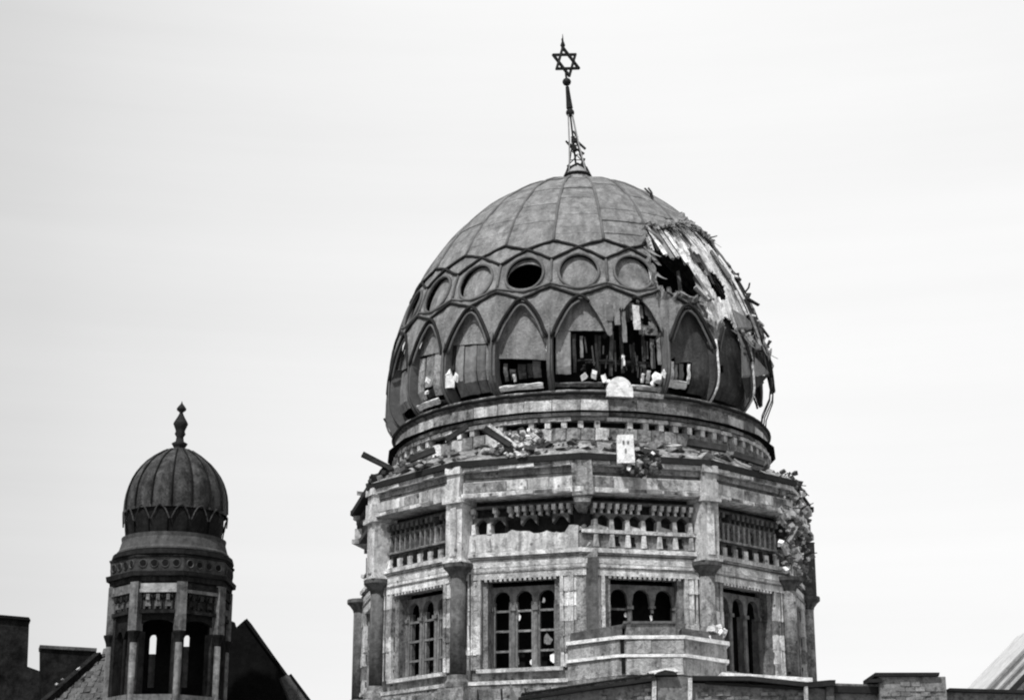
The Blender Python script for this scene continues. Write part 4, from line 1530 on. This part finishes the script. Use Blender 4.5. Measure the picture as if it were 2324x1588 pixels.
# slanting glazed roof at the right edge
rf = thing('glazed_roof', 'pale slanting skylight roof with dark rafter rising at the right edge', 'roof', (at(2290, 1560, -6).x, -6.0, 0))
rx = rf.location.x


def slope(nm, px, m, y0, y1):
    poly = [(at(a, b, -6).x - rx, at(a, b, -6).z) for a, b in px]
    one(nm, MB().prism(poly, 'y', y0, y1), m, rf)


slope('verge', [(2236, 1566), (2322, 1476), (2420, 1372), (2420, 1382), (2244, 1566)], IRON2, 0, .3)
slope('pane', [(2245, 1566), (2420, 1383), (2420, 1400), (2262, 1566)], PALEROOF, .05, 5)
slope('glazing_bar', [(2262, 1566), (2420, 1400), (2420, 1408), (2267, 1566)], IRON2, 0, .3)
slope('pane', [(2267.5, 1566), (2420, 1409), (2420, 1428), (2288, 1566)], PALEROOF, .05, 5)
slope('rafter', [(2288, 1566), (2420, 1428), (2420, 1448), (2304, 1566)], IRON, -.1, .5)
slope('gable_wall', [(2304, 1566), (2420, 1449), (2420, 1900), (2304, 1900)], PALEROOF, .1, 5)
slope('vent', [(2325, 1562), (2330, 1555), (2338, 1560), (2334, 1567)], IRON, -.2, .1)

# ================================================================== corner turret
YT = 0.0
tcx = at(394, 1250, YT).x
tr = thing('corner_turret', 'small dark octagonal turret with onion dome and finial at left', 'turret', (tcx, YT, 0))


def tz(py, r=0.0):
    return zat(py, YT - r)


SCL = 55.6 / FPX                     # metres per photo unit at the turret
ROT = R(20.5)
# dome with ribs
dz = [(1236, 108), (1220, 111), (1200, 113.5), (1170, 115), (1140, 114), (1120, 111), (1100, 105), (1080, 94), (1060, 79), (1045, 63), (1035, 48), (1028, 36), (1022, 28)]
zmid = tz(1150)


def tzs(py):
    """height from the silhouette row (the outline of a round body seen from below)"""
    return tz(py)


prof_t = [(w * SCL, tzs(py)) for py, w in dz]


def rt(z):
    p = prof_t
    if z <= p[0][1]:
        return p[0][0]
    for i in range(len(p) - 1):
        if p[i][1] <= z <= p[i + 1][1]:
            return p[i][0] + (p[i + 1][0] - p[i][0]) * (z - p[i][1]) / (p[i + 1][1] - p[i][1])
    return p[-1][0]


zt0, zt1 = prof_t[0][1], prof_t[-1][1]
zsp = tz(1142, 1.5)
td = one('dome', MB().lathe([(r - .08, z) for r, z in prof_t], 32), TLEADD, tr, smooth=True)
for k in range(16):
    a0, a1 = 22.5 * k + 5, 22.5 * (k + 1) + 5
    vs, fs = [], []
    nA, nZ = 5, 12
    for j in range(nZ + 1):
        z = zsp - .08 + (zt1 - zsp + .08) * j / nZ
        for i in range(nA + 1):
            t = i / nA
            a = R(a0 + (a1 - a0) * t)
            bul = .035 * (1 - (2 * t - 1) ** 2) * min(1, rt(z) / .6)
            rr = rt(z) - .02 + bul
            vs.append((rr * sin(a), -rr * cos(a), z))
    for j in range(nZ):
        for i in range(nA):
            b = j * (nA + 1) + i
            fs.append((b, b + 1, b + nA + 2, b + nA + 1))
    one('dome_gore', MB().add(vs, fs), TLEAD, td, smooth=True)
    a = R(a0)
    one('seam_roll', MB().tube([((rt(z) + .015) * sin(a), -(rt(z) + .015) * cos(a), z) for z in seq(zsp, zt1 - .05, 10)], .028, 5), TLEADD, td)
    # lower scalloped course
    am = R((a0 + a1) / 2)
    pts = []
    for t in seq(-1, 1, 12):
        aa = R((a0 + a1) / 2 + t * 10.2)
        z = zsp - .02 - .42 * abs(t) ** 1.8 + .05 * fbm(k * 3.1, t)
        pts.append(((rt(z) + .02) * sin(aa), -(rt(z) + .02) * cos(aa), z))
    if k in (3, 9):
        continue
    one('scallop_roll', MB().tube(pts, .022, 5), TLEAD, td)
    vs, fs = [], []
    for j in range(5):
        for i in range(5):
            aa = R((a0 + a1) / 2 + (i / 2 - 1) * 8)
            z = zt0 + .05 + (zsp - .18 - zt0 - .25 * abs(i / 2 - 1) ** 1.8) * j / 4
            vs.append(((rt(z) - .03) * sin(aa), -(rt(z) - .03) * cos(aa), z))
    for j in range(4):
        for i in range(4):
            b = j * 5 + i
            fs.append((b, b + 1, b + 6, b + 5))
    one('scallop_panel', MB().add(vs, fs), TLEADD, td)
# finial
fz = lambda py: tz(py + 7)
FP = [(.42, 1030), (.40, 1022), (.30, 1014), (.16, 1011), (.20, 1006), (.25, 1000), (.13, 995), (.11, 985), (.17, 978), (.14, 972),
      (.16, 967), (.19, 962), (.23, 955), (.20, 950), (.16, 945), (.11, 939), (.07, 933), (.05, 929), (.14, 924), (.15, 920), (.09, 914), (.03, 909), (.005, 903)]
fin = one('finial', MB().lathe([(r_, fz(p_)) for r_, p_ in FP], 14), IRON, tr, smooth=True)
# neck ring, moulding
zr0, zr1 = tz(1242, 1.65), tz(1206, 1.55)
one('neck_ring', MB().lathe([(1.45, zr1 + .04), (1.58, zr1 + .02), (1.56, zr1 - .1), (1.64, zr0 + .12), (1.70, zr0 + .05), (1.70, zr0), (1.5, zr0 - .02)], 40), mat('turret_ring_stone', .065, .35, 2.4, 8, streak=.3, bump=.4), tr)
zm0 = tz(1258, 1.75)
one('neck_moulding', MB().lathe([(1.6, zr0 - .003), (1.80, zr0 - .04), (1.84, zm0 + .04), (1.76, zm0), (1.5, zm0 - .02)], 40), TLEADD, tr)


def tpoly(r, rot=ROT):
    return [(r * sin(rot + pi / 4 * i), -r * cos(rot + pi / 4 * i)) for i in range(8)]


zp0, zp1 = tz(1292, 1.85), tz(1256, 1.85)
TPAR = mat('turret_parapet_stone', .055, .4, 2.4, 8, streak=.4, bump=.4)
one('parapet', MB().prism(tpoly(1.86), 'z', zp0, zp1 - .05), TPAR, tr, jit=.02)
one('parapet_cap', MB().prism(tpoly(1.90), 'z', zp1 - .048, zp1 + .0), TST, tr, jit=.02)
zc0, zc1 = tz(1302, 1.95), tz(1292, 1.95)
one('cornice', MB().prism(tpoly(1.97), 'z', zc0, zc1 - .004), TLEADD, tr, jit=.02)
# round holes in the parapet: rings with dark centre
for f in range(8):
    am = ROT + pi / 4 * (f + .5)
    ap = 1.86 * cos(pi / 8)
    for q in range(4):
        u = (q - 1.5) * .33
        zc_ = (zp0 + zp1) / 2 - .02
        hl = MB().tube([(u, -ap - .012, zc_), (u, -ap + .1, zc_)], .085, 10)
        put('round_hole', hl.mesh('round_hole', SHADE), tr, am)
        rgp = [(u + .115 * sin(a), -ap - .01, zc_ + .115 * cos(a)) for a in seq(0, 2 * pi, 12)]
        put('hole_ring', MB().tube(rgp, .022, 4).mesh('hole_ring', TPAR), tr, am)
# bands under the cornice
zb = [tz(p, 1.8) for p in (1302, 1316, 1320, 1341)]
RB = 1.80
one('band', MB().prism(tpoly(RB + .06), 'z', zb[1], zb[0] - .01), TST, tr, jit=.012)
one('band', MB().prism(tpoly(RB - .02), 'z', zb[2], zb[1] - .004), TST, tr, jit=.012)
# frieze boards, one to a face, coloured paler on the lit front and left
zf0, zf1 = zb[3], zb[2] - .004
for f in range(8):
    am = ROT + pi / 4 * (f + .5)
    ap = (RB + .04) * cos(pi / 8)
    hwf = ap * tan(pi / 8)
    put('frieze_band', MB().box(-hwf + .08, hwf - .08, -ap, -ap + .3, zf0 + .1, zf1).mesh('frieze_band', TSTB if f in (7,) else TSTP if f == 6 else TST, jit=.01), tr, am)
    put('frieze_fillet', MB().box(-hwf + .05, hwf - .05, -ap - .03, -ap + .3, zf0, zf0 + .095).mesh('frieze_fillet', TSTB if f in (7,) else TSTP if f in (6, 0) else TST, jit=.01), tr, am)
# faces
zq0, zq1 = tz(1390, 1.6), zf0 - .005       # carved panel
zo = tz(1396, 1.6)                          # top of the window opening
zw = 23.0
A1 = 1.62
hw = A1 * tan(pi / 8)
for f in range(8):
    am = ROT + pi / 4 * (f + .5)
    fc = put('face', MB().box(-hw + .1, hw - .1, -A1 + .02, -A1 + .22, zq0, zq1).mesh('face_panel', TST, jit=.008), tr, am)
    for q in range(3):
        u = (q - 1) * .30
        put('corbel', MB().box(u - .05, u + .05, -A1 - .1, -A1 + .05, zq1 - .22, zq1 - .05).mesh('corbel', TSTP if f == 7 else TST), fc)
        put('carved_arch', arch_piece(.27, .16, A1 - .03, A1 + .06, zq0 + .42).mesh('carved_arch', TST), fc, loc=(u, 0, 0))
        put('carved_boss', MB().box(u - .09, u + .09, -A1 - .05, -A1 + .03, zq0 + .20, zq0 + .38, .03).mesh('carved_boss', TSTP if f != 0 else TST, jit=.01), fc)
    for q in range(6):
        u = -.40 + q * .16
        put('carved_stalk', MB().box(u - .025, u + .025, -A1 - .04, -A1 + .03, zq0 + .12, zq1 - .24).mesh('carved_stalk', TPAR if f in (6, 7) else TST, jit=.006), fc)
    put('panel_ledge', MB().box(-hw + .1, hw - .1, -A1 - .07, -A1 + .22, zq0 - .004, zq0 + .10).mesh('panel_ledge', TST, jit=.01), fc)
    # arched opening with centre colonnette
    mbh = MB()
    n = 10
    wo = .50 if f in (7, 0) else .40
    zsg = zo - (.26 if f in (7, 0) else .62)
    for s_ in ((0,) if f in (7, 0, 2, 3, 4, 5) else (-1, 1)):
        ww_ = 2 * wo if s_ == 0 else wo
        for i in range(n):
            u0, u1 = s_ * wo / 2 - ww_ / 2 + ww_ * i / n, s_ * wo / 2 - ww_ / 2 + ww_ * (i + 1) / n
            g_ = lambda u: zsg + (.16 if f in (7, 0) else .42 if s_ == 0 else .24) * sqrt(max(0, 1 - ((u - s_ * wo / 2) / (ww_ / 2 - .035)) ** 2))
            mbh.hexa([(u0, -A1 + .06, g_(u0)), (u1, -A1 + .06, g_(u1)), (u1, -A1 + .2, g_(u1)), (u0, -A1 + .2, g_(u0)),
                      (u0, -A1 + .06, zq0 - .006), (u1, -A1 + .06, zq0 - .006), (u1, -A1 + .2, zq0 - .006), (u0, -A1 + .2, zq0 - .006)])
    if f not in (3, 4):
        put('window_head', mbh.mesh('window_head', TLEADD), fc)
    if f not in (7, 0, 2, 3, 4, 5):
        put('colonnette', MB().tube([(0, -A1 + .13, zw), (0, -A1 + .13, zsg)], .05, 8).mesh('colonnette', TLEADD), fc)
    for sg in (-1, 1) if f not in (3, 4) else ():
        jw, jo_ = (.07, .09) if f in (7, 0) else (.13, .18)
        put('jamb', MB().box(sg * (hw - jo_) - jw, sg * (hw - jo_) + jw, -A1 + .0, -A1 + .3, zw, zq0 - .01).mesh('jamb', TST, jit=.008), fc)
    put('face_sill', MB().box(-hw + .1, hw - .1, -A1 - .05, -A1 + .3, zw - .2, tz(1574, 1.6)).mesh('face_sill', TSTP, jit=.01), fc)
    # corner strip: pier above, colonnette below
    if f == 4:                               # this corner is shot away
        continue
    ac = ROT + pi / 4 * f
    pr = put('corner_strip', MB().box(-.15, .15, -1.86, -1.55, tz(1428, 1.8), zb[1] - .01).mesh('corner_strip', TSTP, jit=.012), tr, ac)
    put('capital', MB().lathe([(.10, tz(1455, 1.8)), (.12, tz(1446, 1.8)), (.19, tz(1432, 1.8)), (.19, tz(1428.5, 1.8))], 10, (0, -1.74, 0)).mesh('capital', TLEADD), pr)
    put('shaft', MB().tube([(0, -1.74, 22.5), (0, -1.74, tz(1455, 1.8))], .105, 10).mesh('shaft', TSTP, smooth=True), pr)
    put('strip_back', MB().box(-.16, .16, -1.66, -1.4, 22.5, tz(1428, 1.8)).mesh('strip_back', TST), pr)
one('lower_stage', MB().prism(tpoly(1.9), 'z', 0, 22.9), TST, tr)
# added dark screen behind the openings, two slits open to the sky
slots = []
for (px, y0, y1, wpx) in [(348, 1439, 1560, 17), (424, 1440, 1560, 14)]:
    a_, b_ = at(px, y0, 1.0), at(px, y1, 1.0)
    slots.append((a_.x - tcx, wpx * SCL / 2, b_.z, a_.z))
xs = [-1.38, slots[0][0] - slots[0][1], slots[0][0] + slots[0][1], slots[1][0] - slots[1][1], slots[1][0] + slots[1][1], 1.38]
mbw = MB()
zb0, zb1 = 23, tz(1300)
for (a_, b_) in ((xs[0], xs[1]), (xs[2], xs[3]), (xs[4], xs[5])):
    mbw.box(a_, b_, .95, 1.1, zb0, zb1)
for (cx_, hw_, z0_, z1_) in slots:
    mbw.box(cx_ - hw_, cx_ + hw_, .95, 1.1, zb0, z0_)
    n = 8
    for i in range(n):
        u0, u1 = -hw_ + 2 * hw_ * i / n, -hw_ + 2 * hw_ * (i + 1) / n
        h0 = z1_ - hw_ + hw_ * sqrt(max(0, 1 - (u0 / hw_) ** 2))
        h1 = z1_ - hw_ + hw_ * sqrt(max(0, 1 - (u1 / hw_) ** 2))
        mbw.hexa([(cx_ + u0, .95, h0), (cx_ + u1, .95, h1), (cx_ + u1, 1.1, h1), (cx_ + u0, 1.1, h0), (cx_ + u0, .95, zb1), (cx_ + u1, .95, zb1), (cx_ + u1, 1.1, zb1), (cx_ + u0, 1.1, zb1)])
one('dark_screen', mbw, SHADE, tr)
for (px, y0, y1, wpx) in [(348, 1484, 1590, 22), (424, 1467, 1590, 20)]:
    a_, b_ = at(px, y0, 1.2), at(px, y1, 1.2)
    one('slit_backing', MB().box(a_.x - tcx - wpx * SCL / 2, a_.x - tcx + wpx * SCL / 2, 1.12, 1.16, b_.z, a_.z), PLANK, tr)  # added grey panel for what shows behind the slit
one('inner_ceiling', MB().prism(tpoly(1.5), 'z', zq1 - .1, zq1), SHADE, tr)

# ================================================================== black gabled roof right of the turret
YG = 4.5
gp = at(560, 1408, YG)
gr = thing('gabled_roof', 'black steep gable wall with jagged top right of the small turret', 'building', (gp.x, YG, 0))


def gpoly(px, Y=YG):
    return [(at(a, b, Y).x - gp.x, at(a, b, Y).z) for a, b in px]


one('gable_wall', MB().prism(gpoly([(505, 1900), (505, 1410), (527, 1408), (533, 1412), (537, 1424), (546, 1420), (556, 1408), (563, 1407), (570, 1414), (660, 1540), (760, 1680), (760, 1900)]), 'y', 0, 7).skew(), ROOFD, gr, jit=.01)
one('verge', MB().prism(gpoly([(556, 1408), (562, 1404), (658, 1536), (655, 1541)]), 'y', -.15, 7.1).skew(), SHADE, gr)
one('coping', MB().prism(gpoly([(640, 1540), (653, 1531), (662, 1536), (720, 1612), (745, 1660), (690, 1660), (660, 1590)]), 'y', -.3, 6.5).skew(), CARVED, gr, jit=.02)
one('verge', MB().prism(gpoly([(661, 1533), (664, 1531), (770, 1672), (764, 1674)]), 'y', -.4, 6.6).skew(), SHADE, gr)

# ================================================================== roofs at the lower left
YL = 3.0
lo = at(40, 1588, YL)
lb = thing('dark_wall', 'tall sooty brick wall end rising at the lower left corner', 'wall', (lo.x, YL, 0))


def lpoly(px, Y=YL, ox=None):
    ox = lo.x if ox is None else ox
    return [(at(a, b, Y).x - ox, at(a, b, Y).z) for a, b in px]


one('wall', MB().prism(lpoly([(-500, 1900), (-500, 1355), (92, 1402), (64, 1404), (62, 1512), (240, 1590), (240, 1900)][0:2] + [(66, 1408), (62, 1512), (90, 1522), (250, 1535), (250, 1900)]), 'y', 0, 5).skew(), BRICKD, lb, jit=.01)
one('coping', MB().prism(lpoly([(-500, 1361), (-500, 1352), (68, 1401), (72, 1408)]), 'y', -.12, 5.1).skew(), ROOFD, lb)
lc = at(155, 1500, 2.2)
cs = thing('chimney_stack', 'low wide dark chimney stack with pale cap left of the turret', 'chimney', (lc.x, 2.2, 0))
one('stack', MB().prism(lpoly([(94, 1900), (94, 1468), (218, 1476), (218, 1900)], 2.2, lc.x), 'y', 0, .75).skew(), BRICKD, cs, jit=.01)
one('cap', MB().prism(lpoly([(92, 1470), (92, 1463), (221, 1471), (221, 1478)], 2.2, lc.x), 'y', -.1, .76).skew(), CARVED, cs, jit=.012)
# tiled roof slope, tile by tile
YR = 0.8
ro = at(200, 1560, YR)
tf = thing('tiled_roof', 'weathered tiled roof slope climbing to the small turret at lower left', 'roof', (ro.x, YR, 0))
P = [at(100, 1600, YR - .8), at(262, 1600, YR - .8), at(262, 1478, YR + 1.0), at(214, 1500, YR + 1.0)]
one('roof_deck', MB().add([p - tf.location - Vector((0, 0, .08)) for p in [at(60, 1640, YR - 1.2), at(270, 1640, YR - 1.2), P[2], at(196, 1512, YR + .9), at(130, 1566, YR - .2)]], [(0, 1, 2, 3, 4)]), ROOFD, tf)
a_, b_ = at(100, 1600, YR - .7), at(246, 1520, YR + .5)
one('roof_wall', MB().box(a_.x - ro.x, b_.x - ro.x, -.4, 1.0, 0, a_.z - .15), BRICKD, tf)
rg = random.Random(8)
rowsN = 10
for rrow in range(rowsN):
    t = rrow / (rowsN - 1)
    py = 1600 - 112 * t
    Y = YR - .8 + 1.8 * t
    left = 96 + 128 * t ** .9
    x = left + (8 if rrow % 2 else 0)
    while x < 258:
        a_ = at(x, py, Y)
        b_ = at(x + 14.5, py - 2, Y)
        d = Vector((0, .26, .26))
        q = [a_ - tf.location, b_ - tf.location]
        dr = Vector((rg.uniform(-.015, .015), rg.uniform(-.03, .03), rg.uniform(-.03, .045)))
        up = Vector((0, .2, .19))
        th_ = Vector((0, -.03, .03))
        vs = [q[0] + dr, q[1] + dr, q[1] + up + dr, q[0] + up + dr]
        vs = [v + th_ * .0 for v in vs] + [v + th_ for v in vs]
        put('tile', MB().hexa(vs).mesh('tile', TILE if rg.random() < .8 else CARVED, jit=.012), tf)
        x += 15.2
one('ridge', MB().beam(at(205, 1508, YR + .95) - tf.location, at(262, 1484, YR + .95) - tf.location, .16, .16), BRICKD, tf)
one('ridge', MB().beam(at(94, 1600, YR - 1.0) - tf.location, at(224, 1486, YR + .9) - tf.location, .26, .2), BRICKD, tf)
for (px, py, r_, lab) in [(128, 1552, .07, 'large white lump of mortar lying on the tiled roof edge'), (142, 1541, .045, 'small white lump of mortar above the large one on the roof edge'),
                          (178, 1517, .06, 'pale lump of mortar under the chimney stack at the roof top')]:
    p = at(px, py, YR - .1 if px > 150 else YR - .5)
    thing('mortar_lump', lab, 'rubble', p, None, MB().chunk((0, 0, 0), r_ * 1.2, rg, .7).mesh('mortar_lump', STONE))
